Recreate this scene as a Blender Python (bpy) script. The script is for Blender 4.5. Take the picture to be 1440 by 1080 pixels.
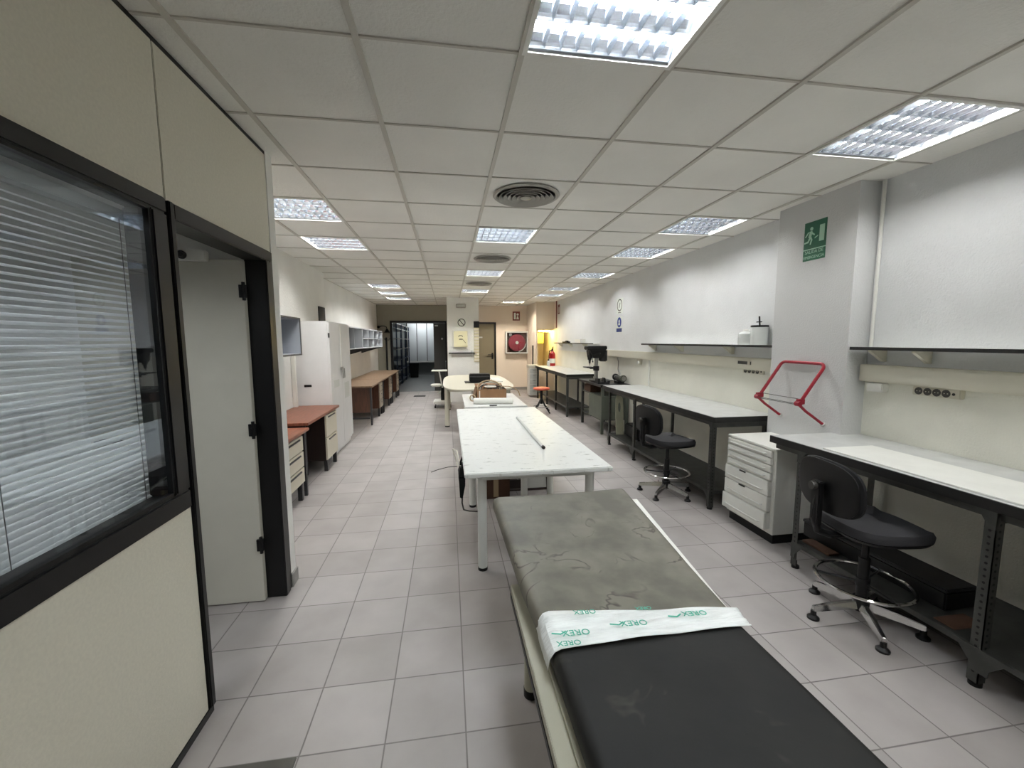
import bpy, bmesh, math, random
from mathutils import Vector, Matrix

for o in list(bpy.data.objects):
    bpy.data.objects.remove(o)
random.seed(7)
SC = bpy.context.scene
COL = SC.collection
PI = math.pi
CE = 2.631            # ceiling height
GX, GY, G = -0.9069, 1.0537, 0.6   # ceiling grid origin and pitch

# ------------------------------------------------------------------ camera, world, exposure
cd = bpy.data.cameras.new('camera')
cd.sensor_width = 36.0
cd.lens = 580.46 / 1440.0 * 36.0
cd.clip_start = 0.02
cam = bpy.data.objects.new('camera', cd)
COL.objects.link(cam)
rt = Vector((0.98843287, -0.15162888, -0.00302403))
up = Vector((0.01879454, 0.10268249, 0.99453661))
fw = Vector((0.15048996, 0.98308951, -0.10434454))
R = Matrix((rt, up, -fw)).transposed()
cam.matrix_world = Matrix.Translation((0, 0, 1.5541)) @ R.to_4x4()
SC.camera = cam

wd = bpy.data.worlds.new('world')
wd.use_nodes = True
wd.node_tree.nodes['Background'].inputs['Color'].default_value = (0.8, 0.9, 1.0, 1)
wd.node_tree.nodes['Background'].inputs['Strength'].default_value = 0.02
SC.world = wd
TUBE = 75.0           # brightness of the fluorescent tubes
SC.view_settings.view_transform = 'Standard'
SC.view_settings.look = 'None'
SC.view_settings.exposure = 1.10
SC.view_settings.gamma = 1.0
SC.view_settings.use_curve_mapping = False
SC.cycles.caustics_reflective = False
SC.cycles.max_bounces = 8
SC.cycles.diffuse_bounces = 5
SC.cycles.sample_clamp_indirect = 6.0

# ------------------------------------------------------------------ materials
def lin(c):
    return tuple((v / 255 / 12.92 if v / 255 <= 0.04045 else ((v / 255 + 0.055) / 1.055) ** 2.4) for v in c) + (1,)

MATS = {}
def mat(name, rgb, rough=0.5, metal=0.0, spec=0.5, var=0.0, vscale=6.0, bump=0.0, bscale=60.0, stretch=None, rgb2=None, emit=0.0, ecol=None):
    m = bpy.data.materials.new(name)
    m.use_nodes = True
    nt = m.node_tree
    b = nt.nodes['Principled BSDF']
    b.inputs['Base Color'].default_value = lin(rgb)
    b.inputs['Roughness'].default_value = rough
    b.inputs['Metallic'].default_value = metal
    b.inputs['Specular IOR Level'].default_value = spec
    tc = nt.nodes.new('ShaderNodeTexCoord')
    src = tc.outputs['Object']
    if stretch:
        mp = nt.nodes.new('ShaderNodeMapping')
        mp.inputs['Scale'].default_value = stretch
        nt.links.new(src, mp.inputs['Vector'])
        src = mp.outputs['Vector']
    if var > 0 or rgb2:
        n = nt.nodes.new('ShaderNodeTexNoise')
        n.inputs['Scale'].default_value = vscale
        n.inputs['Detail'].default_value = 5
        nt.links.new(src, n.inputs['Vector'])
        r = nt.nodes.new('ShaderNodeValToRGB')
        r.color_ramp.elements[0].position = 0.36
        r.color_ramp.elements[1].position = 0.66
        c2 = rgb2 or tuple(v * (1 - var) for v in rgb)
        r.color_ramp.elements[0].color = lin(c2)
        r.color_ramp.elements[1].color = lin(rgb)
        nt.links.new(n.outputs['Fac'], r.inputs['Fac'])
        nt.links.new(r.outputs['Color'], b.inputs['Base Color'])
    if bump > 0:
        n2 = nt.nodes.new('ShaderNodeTexNoise')
        n2.inputs['Scale'].default_value = bscale
        n2.inputs['Detail'].default_value = 4
        nt.links.new(src, n2.inputs['Vector'])
        bp = nt.nodes.new('ShaderNodeBump')
        bp.inputs['Strength'].default_value = bump
        bp.inputs['Distance'].default_value = 0.01
        nt.links.new(n2.outputs['Fac'], bp.inputs['Height'])
        nt.links.new(bp.outputs['Normal'], b.inputs['Normal'])
    if emit > 0:
        b.inputs['Emission Color'].default_value = lin(ecol or rgb)
        b.inputs['Emission Strength'].default_value = emit
    MATS[name] = m
    return m

M = MATS
mat('wall_white', (238, 238, 234), 0.85, var=0.03, vscale=2.0, bump=0.35, bscale=45)
mat('wall_stucco', (226, 228, 229), 0.85, var=0.02, vscale=3.0, bump=0.4, bscale=85)
mat('wall_pillar', (206, 207, 207), 0.85, bump=0.3, bscale=85)
mat('wall_low', (234, 233, 222), 0.8, var=0.03, vscale=3.0, bump=0.3, bscale=85)
mat('wall_beige', (228, 216, 200), 0.85, bump=0.2, bscale=50)
mat('wall_office', (104, 108, 118), 0.85)
mat('wall_olive', (146, 143, 130), 0.85, bump=0.2, bscale=50)
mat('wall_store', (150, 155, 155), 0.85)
mat('ceil_tile', (239, 238, 232), 0.9, var=0.04, vscale=1.3, bump=0.3, bscale=70)
mat('ceil_bar', (196, 193, 184), 0.6)
mat('panel_beige', (221, 217, 201), 0.5, var=0.03, vscale=90, bump=0.08, bscale=200)
mat('panel_door', (200, 198, 186), 0.45, var=0.02)
mat('black_frame', (13, 13, 14), 0.38, spec=0.4)
mat('black_plastic', (14, 14, 15), 0.45, spec=0.35)
mat('black_fabric', (13, 14, 17), 0.9, bump=0.2, bscale=300)
mat('grey_fabric', (42, 42, 45), 0.9, bump=0.2, bscale=300)
mat('black_edge', (14, 14, 14), 0.5)
mat('chrome', (205, 205, 205), 0.12, metal=1.0)
mat('steel', (165, 165, 162), 0.35, metal=1.0, var=0.08)
mat('dark_steel', (84, 85, 82), 0.5, metal=0.6, var=0.15, vscale=12)
mat('machine_green', (92, 98, 88), 0.5, var=0.1)
mat('cast_iron', (34, 34, 36), 0.45, metal=0.2, var=0.15)
mat('laminate_grey', (200, 202, 200), 0.4, var=0.06, vscale=8)
mat('laminate_white', (232, 233, 228), 0.4, var=0.025, vscale=7)
mat('white_paint', (228, 228, 222), 0.4)
mat('white_leg', (222, 224, 220), 0.35)
mat('offwhite', (206, 202, 186), 0.45)
mat('cream', (228, 222, 184), 0.5)
mat('trunking', (212, 209, 194), 0.5)
mat('socket_dark', (58, 56, 52), 0.5)
mat('wood_brown', (96, 60, 42), 0.45, var=0.2, vscale=5, stretch=(8, 8, 1.2))
mat('drawer_taupe', (158, 148, 132), 0.5)
mat('matte_black', (16, 16, 16), 0.9, spec=0.1)
mat('pigeon_grey', (186, 190, 195), 0.5)
mat('wood_red', (140, 84, 62), 0.35, var=0.18, vscale=5, stretch=(14, 1.2, 6))
mat('wood_top', (148, 122, 97), 0.35, var=0.15, vscale=5, stretch=(10, 1.0, 6))
mat('wood_dark', (40, 25, 20), 0.4, var=0.2, vscale=5, stretch=(8, 8, 1.2))
mat('drawer_cream', (212, 206, 188), 0.45)
mat('cabinet_grey', (214, 214, 214), 0.45, var=0.02)
mat('hutch_grey', (150, 155, 163), 0.5)
mat('edge_dark', (52, 52, 54), 0.4)
mat('cushion_far', (110, 107, 95), 0.55, rgb2=(84, 82, 71), vscale=7, bump=0.12, bscale=14)
mat('cushion_near', (30, 30, 28), 0.6, spec=0.25, rgb2=(22, 22, 21), vscale=4, bump=0.12, bscale=14)
mat('bed_metal', (170, 168, 150), 0.4, var=0.03)
mat('paper_strip', (242, 246, 245), 0.35, var=0.06, vscale=9, stretch=(1, 6, 1), bump=0.6, bscale=16)
mat('teal_print', (60, 170, 145), 0.5)
mat('red_paint', (150, 24, 44), 0.35)
mat('red_glossy', (170, 22, 28), 0.3)
mat('red_reel', (140, 44, 60), 0.45)
mat('red_seat', (205, 88, 66), 0.45)
mat('sign_green', (14, 92, 62), 0.5)
mat('sign_white', (228, 234, 226), 0.6)
mat('sign_pale_green', (176, 214, 190), 0.6)
mat('sign_blue', (36, 62, 140), 0.5)
mat('sign_red', (112, 40, 28), 0.5)
mat('sign_black', (30, 28, 30), 0.5)
mat('cardboard', (142, 106, 74), 0.8, var=0.1)
mat('cardboard_dark', (84, 58, 42), 0.8, var=0.1)
mat('cable_white', (205, 202, 190), 0.5)
mat('tube_plastic', (196, 198, 196), 0.4)
mat('cable_tan', (172, 152, 120), 0.5)
mat('louver', (205, 212, 222), 0.22, metal=0.955)
mat('lamp_inside', (150, 153, 156), 0.5)
mat('vent_grey', (168, 166, 158), 0.5)
mat('vent_dark', (40, 40, 38), 0.7)
mat('baseboard', (150, 148, 144), 0.5)
mat('blind', (228, 230, 228), 0.4)
mat('whiteboard', (205, 210, 212), 0.35)
mat('shelf_blue', (52, 66, 88), 0.5, metal=0.3)
mat('shelf_dark', (26, 30, 36), 0.6)
mat('yellow_cab', (240, 214, 90), 0.5)
mat('grey_green', (172, 172, 148), 0.6, var=0.08)
mat('clear_plastic', (220, 224, 222), 0.2)
mat('light_on', (255, 255, 255), 0.4)
mat('mat_dark', (92, 90, 84), 0.8, var=0.15)
mat('label_grey', (196, 198, 194), 0.5)

def stained(name, dark, s1, s2):
    # irregular scuff outlines and smudges worn into the padding itself
    m = M[name]; nt = m.node_tree; N = nt.nodes.new; L = nt.links.new
    b = nt.nodes['Principled BSDF']
    src = b.inputs['Base Color'].links[0].from_socket
    tc = N('ShaderNodeTexCoord')
    n1 = N('ShaderNodeTexNoise'); n1.inputs['Scale'].default_value = s1; n1.inputs['Detail'].default_value = 3; n1.inputs['Distortion'].default_value = 0.8
    L(tc.outputs['Object'], n1.inputs['Vector'])
    d = N('ShaderNodeMath'); d.operation = 'SUBTRACT'; d.inputs[1].default_value = 0.5; L(n1.outputs['Fac'], d.inputs[0])
    a = N('ShaderNodeMath'); a.operation = 'ABSOLUTE'; L(d.outputs[0], a.inputs[0])
    r = N('ShaderNodeMapRange'); r.inputs['From Min'].default_value = 0.004; r.inputs['From Max'].default_value = 0.022; r.inputs['To Min'].default_value = 1; r.inputs['To Max'].default_value = 0
    L(a.outputs[0], r.inputs['Value'])
    n2 = N('ShaderNodeTexNoise'); n2.inputs['Scale'].default_value = s2; n2.inputs['Detail'].default_value = 4
    L(tc.outputs['Object'], n2.inputs['Vector'])
    r2 = N('ShaderNodeMapRange'); r2.inputs['From Min'].default_value = 0.52; r2.inputs['From Max'].default_value = 0.64
    L(n2.outputs['Fac'], r2.inputs['Value'])
    mu = N('ShaderNodeMath'); mu.operation = 'MULTIPLY'; L(r.outputs[0], mu.inputs[0]); L(r2.outputs[0], mu.inputs[1])
    mx = N('ShaderNodeMix'); mx.data_type = 'RGBA'
    L(mu.outputs[0], mx.inputs['Factor']); L(src, mx.inputs[6]); mx.inputs[7].default_value = lin(dark)
    L(mx.outputs[2], b.inputs['Base Color'])
stained('cushion_far', (66, 62, 53), 4.5, 7.0)
stained('cushion_near', (62, 61, 56), 3.0, 4.0)

def emission(name, col, s):
    m = bpy.data.materials.new(name)
    m.use_nodes = True
    nt = m.node_tree
    nt.nodes.remove(nt.nodes['Principled BSDF'])
    e = nt.nodes.new('ShaderNodeEmission')
    e.inputs['Color'].default_value = col + (1,)
    e.inputs['Strength'].default_value = s
    nt.links.new(e.outputs[0], nt.nodes['Material Output'].inputs[0])
    M[name] = m
    return m
emission('tube_white', (1.0, 0.985, 0.96), TUBE)
emission('tube_left', (1.0, 0.98, 0.94), TUBE * 1.1)
emission('tube_right', (1.0, 0.99, 0.97), TUBE * 0.62)
emission('tube_cool', (0.90, 0.96, 1.0), TUBE)
emission('tube_warm', (1.0, 0.88, 0.74), TUBE * 2.2)
emission('tube_office', (0.95, 0.98, 1.0), TUBE * 1.15)
emission('tube_store', (0.95, 0.98, 1.0), TUBE * 0.9)
emission('bulb_yellow', (1.0, 0.80, 0.26), 160.0)

def glass_mat(name, tint, refl=1.5, alpha_tint=None):
    m = bpy.data.materials.new(name)
    m.use_nodes = True
    nt = m.node_tree
    nt.nodes.remove(nt.nodes['Principled BSDF'])
    t = nt.nodes.new('ShaderNodeBsdfTransparent')
    t.inputs['Color'].default_value = tint + (1,)
    g = nt.nodes.new('ShaderNodeBsdfGlossy')
    g.inputs['Color'].default_value = (0.84, 0.91, 1.0, 1)
    g.inputs['Roughness'].default_value = 0.01
    f = nt.nodes.new('ShaderNodeFresnel')
    ge = nt.nodes.new('ShaderNodeNewGeometry')      # same reflectance from either side of the pane
    mr = nt.nodes.new('ShaderNodeMapRange')
    mr.inputs['To Min'].default_value = refl
    mr.inputs['To Max'].default_value = 1.0 / refl
    nt.links.new(ge.outputs['Backfacing'], mr.inputs['Value'])
    nt.links.new(mr.outputs[0], f.inputs['IOR'])
    mx = nt.nodes.new('ShaderNodeMixShader')
    nt.links.new(f.outputs[0], mx.inputs[0])
    nt.links.new(t.outputs[0], mx.inputs[1])
    nt.links.new(g.outputs[0], mx.inputs[2])
    nt.links.new(mx.outputs[0], nt.nodes['Material Output'].inputs[0])
    M[name] = m
glass_mat('window_glass', (0.92, 0.94, 0.96), 1.6)
glass_mat('clear_glass', (0.93, 0.95, 0.95), 1.45)

def floor_mat():
    m = bpy.data.materials.new('floor_tiles')
    m.use_nodes = True
    nt = m.node_tree
    b = nt.nodes['Principled BSDF']
    N = nt.nodes.new
    L = nt.links.new
    tc = N('ShaderNodeTexCoord')
    mp = N('ShaderNodeMapping')
    mp.inputs['Location'].default_value = (1.21130582 / 0.31289, -3.06925 / 0.31289, 0)
    mp.inputs['Scale'].default_value = (1 / 0.31289, 1 / 0.31289, 1)
    L(tc.outputs['Object'], mp.inputs['Vector'])
    sp = N('ShaderNodeSeparateXYZ')
    L(mp.outputs['Vector'], sp.inputs[0])
    outs = []
    for ax in ('X', 'Y'):
        fr = N('ShaderNodeMath'); fr.operation = 'FRACT'
        L(sp.outputs[ax], fr.inputs[0])
        s = N('ShaderNodeMath'); s.operation = 'SUBTRACT'; s.inputs[1].default_value = 0.5
        L(fr.outputs[0], s.inputs[0])
        ab = N('ShaderNodeMath'); ab.operation = 'ABSOLUTE'
        L(s.outputs[0], ab.inputs[0])
        outs.append(ab)
    mxm = N('ShaderNodeMath'); mxm.operation = 'MAXIMUM'
    L(outs[0].outputs[0], mxm.inputs[0]); L(outs[1].outputs[0], mxm.inputs[1])
    gt = N('ShaderNodeMapRange')
    gt.inputs['From Min'].default_value = 0.488
    gt.inputs['From Max'].default_value = 0.494
    L(mxm.outputs[0], gt.inputs['Value'])
    fl = N('ShaderNodeVectorMath'); fl.operation = 'FLOOR'
    L(mp.outputs['Vector'], fl.inputs[0])
    wn = N('ShaderNodeTexWhiteNoise')
    L(fl.outputs[0], wn.inputs['Vector'])
    nz = N('ShaderNodeTexNoise'); nz.inputs['Scale'].default_value = 3.5; nz.inputs['Detail'].default_value = 6
    L(tc.outputs['Object'], nz.inputs['Vector'])
    ad = N('ShaderNodeMath'); ad.operation = 'MULTIPLY_ADD'; ad.inputs[1].default_value = 0.35
    L(wn.outputs['Value'], ad.inputs[0]); L(nz.outputs['Fac'], ad.inputs[2])
    rp = N('ShaderNodeValToRGB')
    rp.color_ramp.elements[0].position = 0.35; rp.color_ramp.elements[0].color = lin((150, 145, 142))
    rp.color_ramp.elements[1].position = 0.95; rp.color_ramp.elements[1].color = lin((170, 165, 163))
    L(ad.outputs[0], rp.inputs['Fac'])
    mix = N('ShaderNodeMix'); mix.data_type = 'RGBA'
    L(gt.outputs[0], mix.inputs['Factor'])
    L(rp.outputs['Color'], mix.inputs[6])
    mix.inputs[7].default_value = lin((112, 108, 105))
    L(mix.outputs[2], b.inputs['Base Color'])
    b.inputs['Roughness'].default_value = 0.5
    inv = N('ShaderNodeMath'); inv.operation = 'SUBTRACT'; inv.inputs[0].default_value = 1.0
    L(gt.outputs[0], inv.inputs[1])
    n3 = N('ShaderNodeTexNoise'); n3.inputs['Scale'].default_value = 90
    L(tc.outputs['Object'], n3.inputs['Vector'])
    a3 = N('ShaderNodeMath'); a3.operation = 'MULTIPLY_ADD'; a3.inputs[1].default_value = 0.12
    L(n3.outputs['Fac'], a3.inputs[0]); L(inv.outputs[0], a3.inputs[2])
    bp = N('ShaderNodeBump'); bp.inputs['Strength'].default_value = 0.35; bp.inputs['Distance'].default_value = 0.003
    L(a3.outputs[0], bp.inputs['Height']); L(bp.outputs['Normal'], b.inputs['Normal'])
    M['floor_tiles'] = m
floor_mat()

def speckled_top():
    # white worktop with small scuffs and scratches of its own
    m = bpy.data.materials.new('worktop_scuffed')
    m.use_nodes = True
    nt = m.node_tree
    b = nt.nodes['Principled BSDF']
    N = nt.nodes.new; L = nt.links.new
    tc = N('ShaderNodeTexCoord')
    mp = N('ShaderNodeMapping'); mp.inputs['Scale'].default_value = (6, 14, 1); mp.inputs['Rotation'].default_value = (0, 0, 0.5)
    L(tc.outputs['Object'], mp.inputs['Vector'])
    n = N('ShaderNodeTexNoise'); n.inputs['Scale'].default_value = 1.6; n.inputs['Detail'].default_value = 7; n.inputs['Roughness'].default_value = 0.7
    L(mp.outputs['Vector'], n.inputs['Vector'])
    r = N('ShaderNodeValToRGB')
    r.color_ramp.elements[0].position = 0.33; r.color_ramp.elements[0].color = lin((164, 166, 162))
    r.color_ramp.elements[1].position = 0.42; r.color_ramp.elements[1].color = lin((222, 224, 221))
    L(n.outputs['Fac'], r.inputs['Fac'])
    L(r.outputs['Color'], b.inputs['Base Color'])
    b.inputs['Roughness'].default_value = 0.38
    M['worktop_scuffed'] = m
speckled_top()

# ------------------------------------------------------------------ mesh builder
class MB:
    def __init__(s):
        s.bm = bmesh.new()
    def poly(s, pts):
        vs = [s.bm.verts.new(p) for p in pts]
        return s.bm.faces.new(vs)
    def box(s, x0, y0, z0, x1, y1, z1, M4=None):
        c = [(x0, y0, z0), (x1, y0, z0), (x1, y1, z0), (x0, y1, z0), (x0, y0, z1), (x1, y0, z1), (x1, y1, z1), (x0, y1, z1)]
        if M4 is not None:
            c = [M4 @ Vector(p) for p in c]
        v = [s.bm.verts.new(p) for p in c]
        for f in ((3, 2, 1, 0), (4, 5, 6, 7), (0, 1, 5, 4), (1, 2, 6, 5), (2, 3, 7, 6), (3, 0, 4, 7)):
            s.bm.faces.new([v[i] for i in f])
        return s
    def bar(s, p, q, w, h, upv=(0, 0, 1)):
        p, q = Vector(p), Vector(q)
        d = (q - p); L = d.length; d.normalize()
        u = Vector(upv)
        x = d.cross(u)
        if x.length < 1e-4:
            x = d.cross(Vector((1, 0, 0)))
        x.normalize(); z = x.cross(d)
        m = Matrix((x, d, z)).transposed().to_4x4()
        m.translation = p
        return s.box(-w / 2, 0, -h / 2, w / 2, L, h / 2, m)
    def loft(s, loops, cap=True, close=True):
        rings = [[s.bm.verts.new(p) for p in lp] for lp in loops]
        n = len(rings[0])
        for a, b in zip(rings, rings[1:]):
            for i in range(n if close else n - 1):
                j = (i + 1) % n
                s.bm.faces.new((a[i], a[j], b[j], b[i]))
        if cap:
            s.bm.faces.new(rings[0][::-1]); s.bm.faces.new(rings[-1])
        return s
    def cyl(s, p, q, r, n=16, r2=None):
        p, q = Vector(p), Vector(q)
        d = (q - p).normalized()
        a = d.orthogonal().normalized(); b = d.cross(a)
        r2 = r if r2 is None else r2
        f = lambda c, rr: [c + (a * math.cos(2 * PI * i / n) + b * math.sin(2 * PI * i / n)) * rr for i in range(n)]
        return s.loft([f(p, r), f(q, r2)])
    def tube(s, pts, r, n=8, closed=False):
        pts = [Vector(p) for p in pts]
        k = len(pts); loops = []; a = None
        for i in range(k):
            if closed:
                t = (pts[(i + 1) % k] - pts[i - 1]).normalized()
            else:
                t = (pts[min(i + 1, k - 1)] - pts[max(i - 1, 0)]).normalized()
            if a is None:
                a = t.orthogonal().normalized()
            else:
                a = (a - t * a.dot(t)).normalized()
            b = t.cross(a)
            loops.append([pts[i] + (a * math.cos(2 * PI * j / n) + b * math.sin(2 * PI * j / n)) * r for j in range(n)])
        if closed:
            rings = [[s.bm.verts.new(p) for p in lp] for lp in loops]
            for i in range(k):
                A, B = rings[i], rings[(i + 1) % k]
                # match the twist of the frame at the seam
                off = 0
                if i == k - 1:
                    off = min(range(n), key=lambda o: (A[0].co - B[o].co).length)
                for j in range(n):
                    s.bm.faces.new((A[j], A[(j + 1) % n], B[(j + 1 + off) % n], B[(j + off) % n]))
            return s
        return s.loft(loops)
    def lathe(s, c, prof, n=24, axis='Z'):
        c = Vector(c); loops = []
        for r, z in prof:
            lp = []
            for i in range(n):
                x, y = max(r, 1e-4) * math.cos(2 * PI * i / n), max(r, 1e-4) * math.sin(2 * PI * i / n)
                v = {'Z': (x, y, z), 'X': (z, x, y), 'Y': (y, z, x)}[axis]
                lp.append(c + Vector(v))
            loops.append(lp)
        return s.loft(loops)
    def prism(s, pts, axis, lo, hi):
        f = {'X': lambda u, v, w: (w, u, v), 'Y': lambda u, v, w: (u, w, v), 'Z': lambda u, v, w: (u, v, w)}[axis]
        return s.loft([[f(u, v, lo) for u, v in pts], [f(u, v, hi) for u, v in pts]])
    def build(s, name, m, parent=None, bevel=0.0, seg=2, smooth=True, origin=None):
        bm = s.bm
        bmesh.ops.recalc_face_normals(bm, faces=bm.faces)
        if bevel > 0:
            es = [e for e in bm.edges if len(e.link_faces) == 2 and e.calc_face_angle(0) > 0.6]
            bmesh.ops.bevel(bm, geom=es, offset=bevel, segments=seg, affect='EDGES', clamp_overlap=True)
        off = Vector((0, 0, 0))
        p = parent
        while p is not None:
            off += p.location; p = p.parent
        if origin is not None and parent is None:
            off = Vector(origin)
        if off.length > 0:
            bmesh.ops.translate(bm, verts=bm.verts, vec=-off)
        me = bpy.data.meshes.new(name)
        bm.to_mesh(me); bm.free()
        if smooth:
            me.polygons.foreach_set('use_smooth', [True] * len(me.polygons))
            me.set_sharp_from_angle(angle=0.6)
        me.materials.append(M[m] if isinstance(m, str) else m)
        o = bpy.data.objects.new(name, me)
        COL.objects.link(o)
        if parent is not None:
            o.parent = parent
        elif origin is not None:
            o.location = origin
        return o

def B(*a, M4=None):
    return MB().box(*a, M4=M4)

def tag(o, label, cat, group=None, kind=None):
    o['label'] = label; o['category'] = cat
    if group: o['group'] = group
    if kind: o['kind'] = kind
    return o

def thing(name, loc, label, cat, group=None, kind=None):
    o = bpy.data.objects.new(name, None)
    COL.objects.link(o)
    o.location = loc
    o.empty_display_size = 0.1
    return tag(o, label, cat, group, kind)

def struct(name, mb, m, label, cat, parent=None, bevel=0.0, smooth=True):
    o = mb.build(name, m, parent, bevel=bevel, smooth=smooth)
    if parent is None:
        tag(o, label, cat, None, 'structure')
    return o

def dup(root, loc, label, rz=None, group=None, swap=None):
    r = root.copy(); COL.objects.link(r); r.location = loc
    if rz is not None: r.rotation_euler = (0, 0, rz)
    r['label'] = label
    if group: r['group'] = group
    for ch in list(root.children):
        c = ch.copy(); COL.objects.link(c); c.parent = r
        if swap and ch.name.split('.')[0] == swap[0]:
            c.data = c.data.copy(); c.data.materials[0] = M[swap[1]]
        for g in ch.children:
            d = g.copy(); COL.objects.link(d); d.parent = c
    return r

def text_mesh(txt, size, name, m, M4, parent, extrude=0.0004, align='CENTER'):
    cu = bpy.data.curves.new(name, 'FONT')
    cu.body = txt; cu.size = size; cu.align_x = align; cu.align_y = 'CENTER'; cu.extrude = extrude
    t = bpy.data.objects.new(name + '_src', cu)
    COL.objects.link(t)
    dg = bpy.context.evaluated_depsgraph_get()
    me = bpy.data.meshes.new_from_object(t.evaluated_get(dg))
    bpy.data.objects.remove(t)
    off = Vector((0, 0, 0)); p = parent
    while p is not None:
        off += p.location; p = p.parent
    me.transform(Matrix.Translation(-off) @ M4)
    me.materials.clear(); me.materials.append(M[m])
    o = bpy.data.objects.new(name, me)
    COL.objects.link(o); o.parent = parent
    return o

def arc(c, r, a0, a1, n, plane='XY'):
    out = []
    for i in range(n + 1):
        a = a0 + (a1 - a0) * i / n
        u, v = r * math.cos(a), r * math.sin(a)
        out.append({'XY': (c[0] + u, c[1] + v, c[2]), 'YZ': (c[0], c[1] + u, c[2] + v), 'XZ': (c[0] + u, c[1], c[2] + v)}[plane])
    return out

# ================================================================== THE SETTING
LAMPS = [  # column, row, tube material, label
    (2, 1, 'tube_cool', 'large recessed louvre light nearest the camera, cut by the top edge'),
    (5, 2, 'tube_right', 'recessed louvre light beside the right wall just before the pillar with the exit sign'),
    (2, 6, 'tube_cool', 'recessed louvre light between the first and second round ceiling vents'),
    (2, 10, 'tube_left', 'recessed louvre light between the second and third round ceiling vents'),
    (2, 14, 'tube_left', 'recessed louvre light just in front of the white column'),
    (5, 5, 'tube_right', 'recessed louvre light by the right wall, first one past the pillar'),
    (5, 7, 'tube_right', 'recessed louvre light by the right wall, second one past the pillar'),
    (5, 10, 'tube_right', 'recessed louvre light by the right wall, third one past the pillar'),
    (5, 13, 'tube_right', 'recessed louvre light by the right wall, fourth one past the pillar'),
    (5, 15, 'tube_right', 'recessed louvre light by the right wall, fifth and last past the pillar'),
    (4, 18, 'tube_warm', 'warm recessed louvre light in front of the fire hose cabinet'),
    (-1, 5, 'tube_left', 'recessed louvre light by the left bay, partly hidden by the white wall end'),
    (-1, 7, 'tube_left', 'recessed louvre light in the left bay, second one past the white wall end'),
    (-1, 13, 'tube_left', 'recessed louvre light over the left desks, first of the three towards the storeroom'),
    (-1, 15, 'tube_left', 'recessed louvre light over the left desks, middle one of three near the storeroom'),
    (2, -3, 'tube_white', 'added unseen louvre light behind the camera over the bed'),  # added out of view to brighten the partition and near ceiling
    (5, -2, 'tube_white', 'added unseen louvre light behind the camera beside the right wall'),  # second fixture added behind the camera to light the foreground
    (-2, 0, 'tube_office', 'added unseen louvre light inside the small office behind the blind'),  # added out of view to light the door leaf and blind slats
    (-1, 17, 'tube_left', 'recessed louvre light right in front of the storeroom doorway'),
]
LX = {(c, r) for c, r, _, _ in LAMPS}
X0, X1, Y0, Y1 = -3.6, 3.3, -2.6, 12.95
def gx(i): return GX + G * i
def gy(n): return GY + G * (n - 1)

struct('floor', B(-3.7, -2.7, -0.06, 3.4, 19.6, 0.0), 'floor_tiles', 'pale grey square ceramic floor tiles with dark joints', 'floor')
mb = MB()
for i in range(-5, 7):
    for n in range(-5, 21):
        if (i, n) in LX: continue
        a, b = max(gx(i), X0), min(gx(i + 1), X1)
        c, d = max(gy(n), Y0), min(gy(n + 1), Y1)
        if b > a and d > c:
            mb.box(a, c, CE + .005, b, d, CE + .02)
struct('ceiling', mb, 'ceil_tile', 'suspended ceiling of square off-white mineral tiles', 'ceiling', smooth=False)
mb = MB()
for i in range(-4, 7):
    mb.box(gx(i) - .012, Y0, CE - .004, gx(i) + .012, Y1, CE + .009)
for n in range(-5, 21):
    for i in range(-5, 7):
        a, b = max(gx(i) + .012, X0), min(gx(i + 1) - .012, X1)
        if b > a and Y0 < gy(n) < Y1: mb.box(a, gy(n) - .006, CE - .001, b, gy(n) + .006, CE + .009)
struct('trim_1', mb, 'ceil_bar', 'grey metal grid bars between the ceiling tiles', 'ceiling grid', smooth=False)
struct('ceiling_void', B(X0, Y0, CE + .2, X1, Y1, CE + .25), 'ceil_tile', 'slab above the suspended ceiling', 'ceiling')

# right wall, pillar, chase
struct('wall_right', B(2.97, -2.6, 0, 3.12, 11.12, 2.82), 'wall_stucco', 'white textured wall along the right side behind the benches', 'wall')
struct('wall_right_low', B(2.966, -2.6, 0, 2.975, 11.12, 1.30), 'wall_low', 'cream painted lower part of the right wall behind the benches', 'wall')
struct('pillar', B(2.80, 2.545, 0, 2.975, 3.24, 2.82), 'wall_pillar', 'shallow white pillar carrying the green exit sign', 'pillar')
struct('wall_behind', B(X0, -2.7, 0, 3.3, -2.6, 2.82), 'wall_white', 'white wall behind the camera', 'wall')
# left bay
struct('wall_left', B(-2.1, 2.75, 0, -1.95, 7.1, 2.82), 'wall_white', 'white wall behind the reddish desks and the grey cupboard', 'wall')
struct('wall_left_end', B(-2.25, 7.1, 0, -2.1, 12.95, 2.82), 'wall_white', 'white wall behind the pigeonhole shelf and the brown desks', 'wall')
struct('wall_stub', B(-3.6, 2.665, 0, -1.015, 2.75, 2.82), 'wall_white', 'white end of the cross wall beside the open office door', 'wall')
struct('baseboard_stub', B(-1.02, 2.66, 0, -1.003, 2.757, .085), 'baseboard', 'grey skirting at the foot of the white wall end', 'baseboard')
# office
struct('wall_office', B(-3.7, -2.6, 0, -3.6, 2.7, 2.82), 'wall_office', 'back wall of the small office seen through the blind', 'wall')
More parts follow.
